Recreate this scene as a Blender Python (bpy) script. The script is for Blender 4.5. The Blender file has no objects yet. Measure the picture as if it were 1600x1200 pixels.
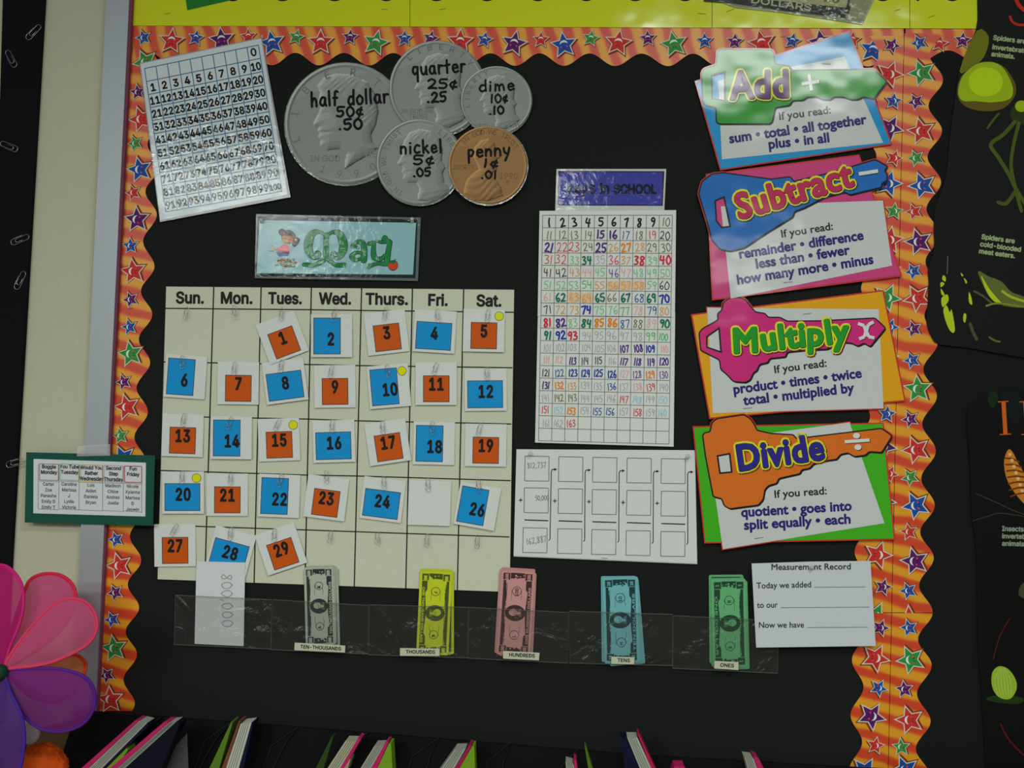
import bpy, math, random
import numpy as np
from mathutils import Vector, Matrix, geometry

random.seed(7)
# ------------------------------------------------------------------ camera
FOC = 1560.0
CAM = Vector((0.0, -1.75, 1.5))
_y, _p, _r = (math.radians(a) for a in (-3.7237, 2.8032, 1.3935))
FWD = Vector((math.sin(_y)*math.cos(_p), math.cos(_y)*math.cos(_p), math.sin(_p)))
_rt = Vector((math.cos(_y), -math.sin(_y), 0)); _up = _rt.cross(FWD)
RT = _rt*math.cos(_r) + _up*math.sin(_r); UP = -_rt*math.sin(_r) + _up*math.cos(_r)
cam = bpy.data.objects.new('camera', bpy.data.cameras.new('camera'))
bpy.context.scene.collection.objects.link(cam)
m = Matrix((RT, UP, -FWD)).transposed().to_4x4(); m.translation = CAM
cam.matrix_world = m
cam.data.sensor_width = 36; cam.data.lens = 36*FOC/1600; cam.data.clip_start = .05
sc = bpy.context.scene
sc.camera = cam
# ------------------------------------------------------------------ world, lights, exposure
w = bpy.data.worlds.new('room_ambient'); sc.world = w; w.use_nodes = True
w.node_tree.nodes['Background'].inputs[0].default_value = (.92, .97, 1, 1)
w.node_tree.nodes['Background'].inputs[1].default_value = .14
def ceiling_light(x, y, power, sx=1.15, sy=.55):
    l = bpy.data.lights.new('ceiling_panel_light', 'AREA'); l.shape = 'RECTANGLE'; l.size = sx; l.size_y = sy
    l.energy = power; l.color = (.95, 1, .96)
    o = bpy.data.objects.new('ceiling_panel_light', l); sc.collection.objects.link(o)
    o.location = (x, y, 2.82)
ceiling_light(.62, -1.75, 20, .85, .45)
ceiling_light(-1.95, -3.6, 54)
ceiling_light(-.38, -3.6, 36, .6, .5)
ceiling_light(-2.3, -5.4, 60)
ceiling_light(.9, -5.6, 30)
sc.view_settings.view_transform = 'Standard'
try: sc.view_settings.look = 'None'
except Exception: pass
sc.view_settings.gamma = 1; sc.view_settings.use_curve_mapping = False
sc.view_settings.exposure = 0.14
ALB = .74          # albedo that white paper has where the photograph shows it at full brightness

# ------------------------------------------------------------------ helpers
C = sc.collection
def P(x, y, d):
    """point of the wall-parallel plane d metres in front of the wall, for a point of the 1600x1200 plan"""
    r = RT*((x-800)/FOC) - UP*((y-600)/FOC) + FWD
    return CAM + r*((-d - CAM.y)/r.y)
def lin(c):
    c /= 255.0
    return c/12.92 if c <= .04045 else ((c+.055)/1.055)**2.4
FIN = {'matte': (.85, .25, 0, 0), 'satin': (.6, .16, 0, 0), 'gloss': (.6, .15, .8, .13), 'lam': (.6, .15, .55, .045),
       'ink': (.7, .3, 0, 0), 'black': (.9, .12, 0, 0)}
_mc = {}
def M(rgb, fin='matte', gain=1.0):
    k = (tuple(rgb), fin, gain)
    if k in _mc: return _mc[k]
    mt = bpy.data.materials.new('%s_%d_%d_%d' % ((fin,)+tuple(int(v) for v in rgb))); mt.use_nodes = True
    nt = mt.node_tree; b = nt.nodes['Principled BSDF']
    col = tuple(min(.92, lin(v)*gain/.60*ALB) for v in rgb)
    ro, sp, co, cr = FIN[fin]
    b.inputs['Roughness'].default_value = ro; b.inputs['Specular IOR Level'].default_value = sp
    b.inputs['Coat Weight'].default_value = co; b.inputs['Coat Roughness'].default_value = cr
    # faint paper mottle
    tc = nt.nodes.new('ShaderNodeTexCoord'); n = nt.nodes.new('ShaderNodeTexNoise'); n.inputs['Scale'].default_value = 350
    n.inputs['Detail'].default_value = 2
    nt.links.new(tc.outputs['Object'], n.inputs['Vector'])
    mx = nt.nodes.new('ShaderNodeMix'); mx.data_type = 'RGBA'
    mx.inputs['A'].default_value = tuple(v*.93 for v in col)+(1,); mx.inputs['B'].default_value = tuple(min(1, v*1.07) for v in col)+(1,)
    nt.links.new(n.outputs['Fac'], mx.inputs['Factor']); nt.links.new(mx.outputs['Result'], b.inputs['Base Color'])
    if co:
        g = nt.nodes.new('ShaderNodeNewGeometry')
        nn = nt.nodes.new('ShaderNodeTexNoise'); bp = nt.nodes.new('ShaderNodeBump')
        nn.inputs['Scale'].default_value = 9 if fin == 'gloss' else 60
        nn.inputs['Detail'].default_value = 2 if fin == 'gloss' else 6
        bp.inputs['Strength'].default_value = 1; bp.inputs['Distance'].default_value = .0035 if fin == 'gloss' else .0007
        nt.links.new(g.outputs['Position'], nn.inputs['Vector'])
        nt.links.new(nn.outputs['Fac'], bp.inputs['Height']); nt.links.new(bp.outputs['Normal'], b.inputs['Coat Normal'])
    _mc[k] = mt
    return mt
def metal(name, rgb, rough=.35, metallic=1.0):
    mt = bpy.data.materials.new(name); mt.use_nodes = True; b = mt.node_tree.nodes['Principled BSDF']
    b.inputs['Base Color'].default_value = tuple(lin(v) for v in rgb)+(1,)
    b.inputs['Metallic'].default_value = metallic; b.inputs['Roughness'].default_value = rough
    return mt
def clear(name, rgb=(255, 255, 255), rough=.08, transp=.9, bump=0, scale=20):
    """thin clear plastic: mostly transparent, with a glossy skin"""
    mt = bpy.data.materials.new(name); mt.use_nodes = True; nt = mt.node_tree
    b = nt.nodes['Principled BSDF']; out = nt.nodes['Material Output']
    b.inputs['Base Color'].default_value = tuple(lin(v) for v in rgb)+(1,); b.inputs['Roughness'].default_value = rough
    b.inputs['Specular IOR Level'].default_value = .8
    t = nt.nodes.new('ShaderNodeBsdfTransparent'); mx = nt.nodes.new('ShaderNodeMixShader')
    mx.inputs[0].default_value = 1-transp
    nt.links.new(t.outputs[0], mx.inputs[1]); nt.links.new(b.outputs[0], mx.inputs[2]); nt.links.new(mx.outputs[0], out.inputs[0])
    if bump:
        n = nt.nodes.new('ShaderNodeTexNoise'); n.inputs['Scale'].default_value = scale; n.inputs['Detail'].default_value = 3
        n.inputs['Distortion'].default_value = 1.5
        g = nt.nodes.new('ShaderNodeNewGeometry'); nt.links.new(g.outputs['Position'], n.inputs['Vector'])
        bp = nt.nodes.new('ShaderNodeBump'); bp.inputs['Strength'].default_value = 1; bp.inputs['Distance'].default_value = bump
        nt.links.new(n.outputs['Fac'], bp.inputs['Height']); nt.links.new(bp.outputs['Normal'], b.inputs['Normal'])
    return mt

def catmull(pts, n=5, closed=False):
    if len(pts) < 3: return [tuple(p) for p in pts]
    out = []; L = len(pts)
    for i in range(L if closed else L-1):
        if closed: a, b, c, d = (pts[(i+k) % L] for k in (-1, 0, 1, 2))
        else: a, b, c, d = pts[max(i-1, 0)], pts[i], pts[i+1], pts[min(i+2, L-1)]
        for k in range(n):
            t = k/n; t2 = t*t; t3 = t2*t
            out.append(tuple(.5*(2*b[j]+(c[j]-a[j])*t+(2*a[j]-5*b[j]+4*c[j]-d[j])*t2+(3*b[j]-a[j]-3*c[j]+d[j])*t3) for j in (0, 1)))
    if not closed: out.append(tuple(pts[-1]))
    return out
def S(ox, oy, s, pts): return [(ox+x/s, oy+y/s) for x, y in pts]
def rot(x, y, a):
    c, s = math.cos(math.radians(a)), math.sin(math.radians(a))   # counter-clockwise as seen, y down
    return x*c+y*s, -x*s+y*c
def rect(cx, cy, w_, h_, a=0):
    return [(cx+rot(x, y, a)[0], cy+rot(x, y, a)[1]) for x, y in ((-w_/2, -h_/2), (w_/2, -h_/2), (w_/2, h_/2), (-w_/2, h_/2))]
def grow(pts, k):
    """offset a polygon outward by k"""
    n = len(pts); ar = sum(pts[i][0]*pts[(i+1) % n][1]-pts[(i+1) % n][0]*pts[i][1] for i in range(n))
    sg = 1 if ar > 0 else -1; out = []
    for i in range(n):
        a, b, c = pts[i-1], pts[i], pts[(i+1) % n]
        def nrm(p, q):
            dx, dy = q[0]-p[0], q[1]-p[1]; l = math.hypot(dx, dy) or 1
            return dy/l*sg, -dx/l*sg
        n1, n2 = nrm(a, b), nrm(b, c); mx, my = n1[0]+n2[0], n1[1]+n2[1]; q = mx*mx+my*my
        f = 2/max(q, .8)
        out.append((b[0]+mx*f*k, b[1]+my*f*k))
    return out
def roundp(pts, r, n=3):
    out = []
    L = len(pts)
    for i in range(L):
        a, b, c = pts[i-1], pts[i], pts[(i+1) % L]
        la = math.hypot(a[0]-b[0], a[1]-b[1]) or 1; lc = math.hypot(c[0]-b[0], c[1]-b[1]) or 1
        k = min(r, la*.45, lc*.45)
        p = (b[0]+(a[0]-b[0])*k/la, b[1]+(a[1]-b[1])*k/la); q = (b[0]+(c[0]-b[0])*k/lc, b[1]+(c[1]-b[1])*k/lc)
        for j in range(n+1):
            t = j/n
            out.append(((1-t)**2*p[0]+2*t*(1-t)*b[0]+t*t*q[0], (1-t)**2*p[1]+2*t*(1-t)*b[1]+t*t*q[1]))
    return out

# ---- glyphs of the built-in font
_gc = {}
import os
GILL = None; SANS = None
try:
    _f = os.path.join(bpy.utils.resource_path('LOCAL'), 'datafiles', 'fonts', 'Inter.woff2')   # a font that ships inside Blender
    if os.path.exists(_f): SANS = bpy.data.fonts.load(_f)
except Exception: SANS = None
CUR = [SANS]
def glyph(ch):
    ch = (ch, CUR[0].name if CUR[0] else '')
    if ch in _gc: return _gc[ch]
    _gc[ch] = _glyph(ch[0]); return _gc[ch]
def _glyph(ch):
    def mk(s):
        cu = bpy.data.curves.new('g', 'FONT'); cu.body = s
        if CUR[0]: cu.font = CUR[0]
        cu.size = 1; cu.resolution_u = 3; cu.fill_mode = 'FRONT'
        ob = bpy.data.objects.new('g', cu); C.objects.link(ob)
        me = bpy.data.meshes.new_from_object(ob.evaluated_get(bpy.context.evaluated_depsgraph_get()))
        bpy.data.objects.remove(ob); bpy.data.curves.remove(cu)
        return me
    me = mk(ch); v = [(a.co.x, a.co.y) for a in me.vertices]; f = [tuple(p.vertices) for p in me.polygons]
    cnt = {}
    for p in me.polygons:
        for e in p.edge_keys: cnt[e] = cnt.get(e, 0)+1
    ed = [e for e, k in cnt.items() if k == 1]
    a = mk('|'+ch+'|'); b = mk('||')
    adv = (max(q.co.x for q in a.vertices)-max(q.co.x for q in b.vertices))
    return (v, f, ed, adv)
def caph(): return max(y for x, y in glyph('H')[0])

# ---- single-stroke hand lettering
HW = {
 '0': (.6, [[(.3,0),(.08,.25),(.05,.65),(.25,1),(.5,.8),(.55,.35),(.3,0)]]), '1': (.3, [[(.18,0),(.14,.5),(.12,1)]]),
 '2': (.6, [[(.08,.2),(.3,0),(.5,.2),(.35,.6),(.06,.98),(.3,.92),(.58,.98)]]), '3': (.55, [[(.08,.08),(.35,.02),(.45,.22),(.22,.45),(.48,.62),(.42,.92),(.06,.95)]]),
 '4': (.6, [[(.12,0),(.08,.5),(.5,.52)],[(.45,.05),(.42,.5),(.4,1)]]), '5': (.58, [[(.55,.02),(.15,.04),(.12,.42),(.4,.42),(.5,.7),(.3,.98),(.05,.9)]]),
 '6': (.55, [[(.42,0),(.15,.35),(.08,.75),(.28,1),(.5,.78),(.35,.55),(.12,.7)]]), '7': (.55, [[(.05,.08),(.28,.05),(.52,.04),(.35,.5),(.2,1)]]),
 '8': (.55, [[(.48,.12),(.22,.02),(.12,.25),(.42,.6),(.42,.9),(.2,1),(.08,.8),(.3,.5),(.46,.25),(.48,.12)]]), '9': (.55, [[(.48,.15),(.25,.02),(.1,.25),(.2,.48),(.46,.35),(.48,.15),(.45,.6),(.36,1)]]),
 '.': (.25, [[(.1,.93),(.14,.96)]]), ',': (.22, [[(.14,.88),(.05,1.15)]]),
 'c': (.5, [[(.42,.45),(.2,.4),(.06,.7),(.2,.98),(.44,.92)]]), '¢': (.5, [[(.42,.38),(.2,.32),(.06,.6),(.2,.88),(.44,.82)],[(.36,.12),(.2,1.08)]]),
 'h': (.52, [[(.1,0),(.08,.5),(.08,1)],[(.08,.7),(.25,.45),(.4,.6),(.42,1)]]), 'a': (.55, [[(.44,.45),(.2,.42),(.06,.72),(.2,.98),(.4,.85),(.45,.45),(.44,.8),(.52,1)]]),
 'l': (.22, [[(.1,0),(.1,.5),(.1,1)]]), 'f': (.42, [[(.4,.08),(.22,.05),(.16,.4),(.14,1)],[(.02,.5),(.34,.48)]]),
 'd': (.55, [[(.44,.5),(.2,.45),(.06,.75),(.2,1),(.42,.85)],[(.48,0),(.45,.5),(.45,1)]]), 'o': (.52, [[(.26,.42),(.06,.65),(.16,.97),(.4,.92),(.46,.6),(.26,.42)]]),
 'r': (.42, [[(.1,.42),(.1,.7),(.09,1)],[(.1,.65),(.22,.45),(.4,.45)]]), 'q': (.52, [[(.42,.45),(.18,.42),(.06,.7),(.2,.95),(.4,.8)],[(.44,.42),(.43,.9),(.42,1.45)]]),
 'u': (.55, [[(.08,.42),(.08,.8),(.25,1),(.42,.8),(.46,.42),(.46,.8),(.5,1)]]), 't': (.45, [[(.22,.1),(.2,.5),(.2,1)],[(.02,.45),(.42,.42)]]),
 'e': (.5, [[(.08,.7),(.42,.66),(.32,.44),(.12,.5),(.06,.78),(.2,.99),(.46,.9)]]), 'i': (.25, [[(.12,.45),(.1,.7),(.1,1)],[(.13,.2),(.14,.23)]]),
 'm': (.78, [[(.08,.42),(.08,.7),(.08,1)],[(.08,.65),(.22,.45),(.34,.6),(.36,1)],[(.36,.65),(.5,.45),(.64,.6),(.66,1)]]), 'n': (.54, [[(.08,.42),(.08,.7),(.08,1)],[(.08,.65),(.26,.44),(.42,.6),(.44,1)]]),
 'k': (.52, [[(.1,0),(.1,.5),(.1,1)],[(.42,.42),(.12,.7)],[(.2,.66),(.46,1)]]), 'p': (.54, [[(.1,.42),(.09,.9),(.08,1.45)],[(.1,.5),(.3,.42),(.46,.62),(.3,.9),(.1,.85)]]),
 'y': (.52, [[(.08,.42),(.12,.75),(.3,.85)],[(.46,.42),(.36,.85),(.12,1.42)]]), ' ': (.45, []),
}

JR = random.Random(1)      # overlapping pieces of one print never share exactly one plane
class Part:
    def __init__(s, bend=None): s.bend = bend; s.v = []; s.f = []; s.m = []; s.mats = []; s.smooth = False
    def P(s, x, y, d): return P(x, y, d+s.bend(x, y)) if s.bend else P(x, y, d)
    def mi(s, mt):
        if mt not in s.mats: s.mats.append(mt)
        return s.mats.index(mt)
    def face(s, idx, mt):
        a, b, c = (s.v[idx[k]] for k in (0, 1, 2))
        s.f.append(tuple(idx)); s.m.append(s.mi(mt))
    def front(s, pts3, tris, mt):
        """flat faces turned towards the room"""
        o = len(s.v); s.v += pts3; k = s.mi(mt)
        for t in tris:
            a, b, c = (pts3[t[j]] for j in (0, 1, 2))
            if (b-a).cross(c-a).y > 0: t = tuple(reversed(t))
            s.f.append(tuple(o+j for j in t)); s.m.append(k)
    def poly(s, pts, d, mt, th=0.0, holes=(), side=None):
        loops = [list(pts)]+[list(h) for h in holes]
        flat = [p for l in loops for p in l]; v3 = [s.P(x, y, d) for x, y in flat]
        if len(loops) == 1 and len(pts) == 4: tris = [(0, 1, 2, 3)]
        else: tris = [tuple(t) for t in geometry.tessellate_polygon([[Vector((x, y, 0)) for x, y in l] for l in loops])]
        s.front(v3, tris, mt)
        if th:
            b3 = [p+Vector((0, th, 0)) for p in v3]; o = len(s.v); s.v += b3; k = s.mi(side or mt); f0 = o-len(v3)
            for t in tris:
                a, b, c = (b3[t[j]] for j in (0, 1, 2))
                if (b-a).cross(c-a).y < 0: t = tuple(reversed(t))
                s.f.append(tuple(o+j for j in t)); s.m.append(k)
            q = 0
            for l in loops:
                n = len(l)
                for i in range(n):
                    j = (i+1) % n
                    s.f.append((f0+q+i, f0+q+j, o+q+j, o+q+i)); s.m.append(k)
                q += n
        return s
    def line(s, pts, wd, d, mt, closed=False, joint=True):
        n = len(pts); d0 = d
        for i in range(n if closed else n-1):
            d = d0+JR.random()*6e-5
            a, b = pts[i], pts[(i+1) % n]; dx, dy = b[0]-a[0], b[1]-a[1]; l = math.hypot(dx, dy) or 1e-6
            nx, ny = -dy/l*wd/2, dx/l*wd/2
            s.front([s.P(a[0]+nx, a[1]+ny, d), s.P(b[0]+nx, b[1]+ny, d), s.P(b[0]-nx, b[1]-ny, d), s.P(a[0]-nx, a[1]-ny, d)], [(0, 1, 2, 3)], mt)
        if joint and wd > .8:
            for p in (pts if not closed else pts): s.disc(p[0], p[1], wd/2, d, mt, n=6)
        return s
    def disc(s, cx, cy, r, d, mt, n=20, ry=None, a=0, th=0):
        ry = ry or r
        pts = [(cx+rot(r*math.cos(t), ry*math.sin(t), a)[0], cy+rot(r*math.cos(t), ry*math.sin(t), a)[1]) for t in (2*math.pi*i/n for i in range(n))]
        if th: return s.poly(pts, d, mt, th)
        d += JR.random()*6e-5
        s.front([s.P(x, y, d) for x, y in pts], [tuple(range(n))], mt); return s
    def ring(s, cx, cy, r, wd, d, mt, n=24, ry=None):
        ry = ry or r
        return s.line([(cx+r*math.cos(2*math.pi*i/n), cy+ry*math.sin(2*math.pi*i/n)) for i in range(n)], wd, d, mt, closed=True, joint=False)
    def text(s, t, x0, y0, h, d, mt, x1=None, y1=None, align='l', ang=0, xs=1, fat=0, sp=0, shear=0, jit=0, th=0):
        """print t with capital height h; baseline from (x0,y0), fitted to end at (x1,y1) when given"""
        CAPH = caph(); k = h/CAPH; adv = [glyph(c)[3]+sp for c in t]; W = sum(adv)-sp
        if t[-1:] == ' ': pass
        if x1 is not None:
            L = math.hypot(x1-x0, y1-y0); ang = -math.degrees(math.atan2(y1-y0, x1-x0)); xs = L/(W*k)
        elif align == 'c':
            dx, dy = rot(-W*k*xs/2, 0, ang); x0 += dx; y0 += dy
        elif align == 'r':
            dx, dy = rot(-W*k*xs, 0, ang); x0 += dx; y0 += dy
        cx = 0; col = s.mi(mt)
        for ch, a in zip(t, adv):
            v, f, ed, _ = glyph(ch); ja = random.uniform(-jit, jit); mid = a/2
            def T(px, py):
                if jit: q = rot((px-mid), -(py-CAPH/2), ja); px, py = q[0]+mid, -q[1]+CAPH/2
                q = rot((cx+px+shear*py)*k*xs, -py*k, ang); return x0+q[0], y0+q[1]
            w2 = [T(*p) for p in v]
            s.front([s.P(x, y, d) for x, y in w2], f, mt)
            if fat:
                for e in ed: s.line([w2[e[0]], w2[e[1]]], fat, d-.00001, mt, joint=fat > 1.2)
            cx += a
        return s
    def hand(s, t, x0, y0, h, wd, d, mt, ang=0, align='c', xs=1, sp=.12, n=4, wob=.03, fit=None):
        W = sum(HW[c][0]+sp for c in t)-sp
        if fit: xs = fit/(W*h)
        X = -W*h*xs/2 if align == 'c' else 0
        for c in t:
            a, st = HW[c]
            for q in st:
                pts = catmull([(px+random.uniform(-wob, wob), py+random.uniform(-wob, wob)) for px, py in q], n)
                s.line([(x0+rot(X+px*h*xs, (py-.5)*h, ang)[0], y0+rot(X+px*h*xs, (py-.5)*h, ang)[1]) for px, py in pts], wd, d, mt)
            X += (a+sp)*h*xs
        return s
    def tube(s, pts, r, mt, n=8, closed=False, cap=True):
        """round tube through 3-D points; r a number or a list"""
        L = len(pts); o = len(s.v); k = s.mi(mt); up = Vector((.3, .9, .2))
        rr = r if isinstance(r, (list, tuple)) else [r]*L
        for i, p in enumerate(pts):
            a = pts[(i-1) % L] if closed or i else p; b = pts[(i+1) % L] if closed or i < L-1 else p
            t = (b-a).normalized(); u = t.cross(up)
            u = u.normalized() if u.length > 1e-4 else t.cross(Vector((1, 0, 0))).normalized(); v = t.cross(u)
            for j in range(n):
                q = 2*math.pi*j/n; s.v.append(p+(u*math.cos(q)+v*math.sin(q))*rr[i])
        for i in range(L if closed else L-1):
            for j in range(n):
                a = o+i*n+j; b = o+i*n+(j+1) % n; c = o+((i+1) % L)*n+(j+1) % n; e = o+((i+1) % L)*n+j
                s.f.append((a, b, c, e)); s.m.append(k)
        if not closed and cap:
            s.f.append(tuple(o+j for j in range(n))[::-1]); s.m.append(k)
            s.f.append(tuple(o+(L-1)*n+j for j in range(n))); s.m.append(k)
        return s
    def lathe(s, base, axis, prof, mt, n=16):
        axis = axis.normalized(); u = axis.cross(Vector((0, 0, 1))).normalized(); v = axis.cross(u); o = len(s.v); k = s.mi(mt)
        for h, r in prof:
            for j in range(n):
                q = 2*math.pi*j/n; s.v.append(base+axis*h+(u*math.cos(q)+v*math.sin(q))*max(r, 1e-5))
        for i in range(len(prof)-1):
            for j in range(n):
                s.f.append((o+i*n+j, o+i*n+(j+1) % n, o+(i+1)*n+(j+1) % n, o+(i+1)*n+j)); s.m.append(k)
        s.smooth = True
        return s
    def mesh(s, name, origin):
        me = bpy.data.meshes.new(name); me.from_pydata([tuple(p-origin) for p in s.v], [], s.f)
        for mt in s.mats: me.materials.append(mt)
        me.polygons.foreach_set('material_index', s.m)
        if s.smooth: me.polygons.foreach_set('use_smooth', [True]*len(s.f))
        me.update(); return me
def tag(o, label=None, cat=None, group=None, kind=None):
    for k, v in (('label', label), ('category', cat), ('group', group), ('kind', kind)):
        if v: o[k] = v
    return o
def thing(name, loc, label, cat, group=None):
    o = bpy.data.objects.new(name, None); o.empty_display_size = .02; C.objects.link(o); o.location = loc
    return tag(o, label, cat, group)
def add(name, part, parent=None, label=None):
    org = parent['_w'] if parent and '_w' in parent else (parent.location if parent else Vector())
    org = Vector(org)
    if parent is None: org = sum(part.v, Vector())/len(part.v)
    me = part.mesh(name, org)
    o = bpy.data.objects.new(name, me); C.objects.link(o)
    if parent: o.parent = parent
    else: o.location = org
    if label: o['label'] = label
    return o
def sub(name, part, parent, root, label=None):
    """a sub-part: parent is a part whose own origin equals the root's"""
    me = part.mesh(name, Vector(root.location)); o = bpy.data.objects.new(name, me); C.objects.link(o); o.parent = parent
    if label: o['label'] = label
    return o
def one(name, part, label, cat, group=None): return tag(add(name, part), label, cat, group)
def pt(bend=None): return Part(bend)

WHITE = M((205, 210, 208)); CREAM = M((196, 198, 176)); INK = M((18, 18, 20), 'ink'); NAVY = M((38, 32, 112), 'gloss')
GREYLINE = M((95, 98, 98), 'ink'); DARK = M((30, 30, 32), 'ink')

# ------------------------------------------------------------------ the setting
def wall_mat():
    mt = M((186, 186, 160)).copy(); mt.name = 'painted_wall'; nt = mt.node_tree; b = nt.nodes['Principled BSDF']
    n = nt.nodes.new('ShaderNodeTexNoise'); n.inputs['Scale'].default_value = 140; g = nt.nodes.new('ShaderNodeNewGeometry')
    bp = nt.nodes.new('ShaderNodeBump'); bp.inputs['Distance'].default_value = .0008; bp.inputs['Strength'].default_value = .5
    nt.links.new(g.outputs['Position'], n.inputs['Vector']); nt.links.new(n.outputs['Fac'], bp.inputs['Height']); nt.links.new(bp.outputs['Normal'], b.inputs['Normal'])
    return mt
def box(part, x0, x1, y0, y1, z0, z1, mt):
    o = len(part.v); k = part.mi(mt)
    for x in (x0, x1):
        for y in (y0, y1):
            for z in (z0, z1): part.v.append(Vector((x, y, z)))
    for f in ((0, 1, 3, 2), (4, 6, 7, 5), (0, 4, 5, 1), (2, 3, 7, 6), (0, 2, 6, 4), (1, 5, 7, 3)):
        part.f.append(tuple(o+i for i in f)); part.m.append(k)
    return part
tag(add('wall_back', box(pt(), -3, 3, 0, .1, 0, 3.0, wall_mat())), kind='structure')
tag(add('floor', box(pt(), -3, 3, -6.5, .1, -.05, 0, M((120, 112, 98), 'satin'))), kind='structure')
alu = metal('brushed_aluminium', (176, 182, 186), .5, .55)
bp_ = pt(); bp_.poly([(166, -60), (202, -60), (200, 0), (146, 1135), (110, 1135)], .016, alu, .016)
f_ = add('trim_1', pt().poly([(168.5, -60), (204.5, -60), (148, 1130), (112, 1130)], .016, alu, .016)); tag(f_, kind='structure')
tag(add('trim_2', pt().poly([(204.5, -60), (209.5, -60), (151, 1130), (148, 1130)], .0125, M((122, 62, 84), 'satin'), .012)), kind='structure')

BLACK = M((29, 31, 29), 'black'); BLACK2 = M((25, 27, 27), 'black'); BLACK3 = M((15, 17, 20), 'black')
def ripple(a, s1, s2): return lambda x, y: a*(math.sin(x/s1)+math.cos(y/s2+x/190))
def grid_sheet(part, quad, d, mt, nx, ny, bend, th=.0003):
    tl, tr, br, bl = quad; v = []
    for j in range(ny+1):
        for i in range(nx+1):
            u, w_ = i/nx, j/ny
            x = (tl[0]*(1-u)+tr[0]*u)*(1-w_)+(bl[0]*(1-u)+br[0]*u)*w_; y = (tl[1]*(1-u)+tr[1]*u)*(1-w_)+(bl[1]*(1-u)+br[1]*u)*w_
            v.append(P(x, y, d+bend(x, y)))
    part.front(v, [(j*(nx+1)+i, j*(nx+1)+i+1, (j+1)*(nx+1)+i+1, (j+1)*(nx+1)+i) for j in range(ny) for i in range(nx)], mt); part.smooth = True
    return part
one('backing_paper', grid_sheet(pt(), [(206, -60), (1413, -60), (1387, 1290), (146, 1290)], .0012, BLACK, 50, 40, ripple(.0002, 37, 61)),
    'large black paper covering the board behind the calendar and charts', 'paper')
one('backing_paper', grid_sheet(pt(), [(1413, -60), (1850, -60), (1850, 1290), (1387, 1290)], .001, BLACK2, 20, 40, ripple(.0002, 33, 51)),
    'black paper covering the neighbouring board, behind the insect and spider posters', 'paper')
one('backing_paper', pt().poly([(6, -60), (71, -60), (68, 0), (17, 865), (3, 1130), (-46, 1130), (0, 150)], .010, BLACK3, .0098),
    'black panel at the far left of the picture with paper clips on its edge', 'panel')

# ------------------------------------------------------------------ borders
def ray_mat(name, axis):
    mt = bpy.data.materials.new(name); mt.use_nodes = True; nt = mt.node_tree; b = nt.nodes['Principled BSDF']
    g = nt.nodes.new('ShaderNodeNewGeometry'); mp = nt.nodes.new('ShaderNodeMapping')
    nt.links.new(g.outputs['Position'], mp.inputs['Vector'])
    mp.inputs['Rotation'].default_value = (0, .30 if axis == 'X' else -.22, 0)
    wv = nt.nodes.new('ShaderNodeTexWave'); wv.wave_type = 'BANDS'; wv.bands_direction = axis
    wv.inputs['Scale'].default_value = 9.5; wv.inputs['Distortion'].default_value = 2.2; wv.inputs['Detail'].default_value = 1.2
    wv.inputs['Detail Scale'].default_value = 1.3
    nt.links.new(mp.outputs[0], wv.inputs['Vector'])
    cr = nt.nodes.new('ShaderNodeValToRGB'); nt.links.new(wv.outputs['Fac'], cr.inputs[0])
    def c(r, g_, b_): return tuple(lin(v)/.6*ALB for v in (r, g_, b_))+(1,)
    e = cr.color_ramp.elements; e[0].position = .15; e[0].color = c(204, 62, 16); e[1].position = .85; e[1].color = c(222, 152, 14)
    x = e.new(.42); x.color = c(214, 88, 22); x = e.new(.56); x.color = c(216, 128, 18)
    nt.links.new(cr.outputs[0], b.inputs['Base Color'])
    b.inputs['Roughness'].default_value = .5; b.inputs['Coat Weight'].default_value = .35; b.inputs['Coat Roughness'].default_value = .3
    return mt
RX, RZ = ray_mat('orange_ray_print_across', 'X'), ray_mat('orange_ray_print_down', 'Z')
SC = {'b': (22, 76, 158), 'r': (196, 48, 38), 'g': (44, 142, 58), 'p': (84, 28, 98)}
_sm = {}
def star_mesh(col, R_):
    k = (col, R_)
    if k in _sm: return _sm[k]
    p = Part(); mm = 1.75/FOC
    def flat(pts, y, mt):
        v = [Vector((x*mm, -y, -z*mm)) for x, z in pts]
        tr = geometry.tessellate_polygon([[Vector((a, b, 0)) for a, b in pts]])
        p.front(v, [tuple(t) for t in tr], mt)
    def star(R0, inner, ox=0, oy=0):
        return [(ox+(R0 if i % 2 == 0 else inner)*math.sin(math.pi*i/5), oy-(R0 if i % 2 == 0 else inner)*math.cos(math.pi*i/5)) for i in range(10)]
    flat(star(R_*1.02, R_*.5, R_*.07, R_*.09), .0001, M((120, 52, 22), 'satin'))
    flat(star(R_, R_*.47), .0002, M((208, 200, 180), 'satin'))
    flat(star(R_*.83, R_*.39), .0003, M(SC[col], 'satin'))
    q = R_*.27; cy = -R_*.04
    arc = [(q*math.cos(t), cy-q*math.sin(t)) for t in (math.pi*i/10 for i in range(11))]
    arc += [(q*math.cos(t)*.96, cy+.015*R_-q*.52*math.sin(t)) for t in (math.pi*(10-i)/10 for i in range(1, 10))]
    flat(arc, .0004, M((226, 226, 220), 'satin'))
    for sx in (-1, 1):
        flat([(sx*R_*.20+R_*.07*math.cos(t), R_*.14+R_*.07*math.sin(t)) for t in (2*math.pi*i/8 for i in range(8))], .0004, M((214, 60, 96), 'satin'))
        flat([(sx*R_*.09+R_*.035*math.cos(t), R_*.20+R_*.05*math.sin(t)) for t in (2*math.pi*i/6 for i in range(6))], .0004, M((20, 16, 20), 'satin'))
    _sm[k] = p.mesh('star', Vector()); return _sm[k]
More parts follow.
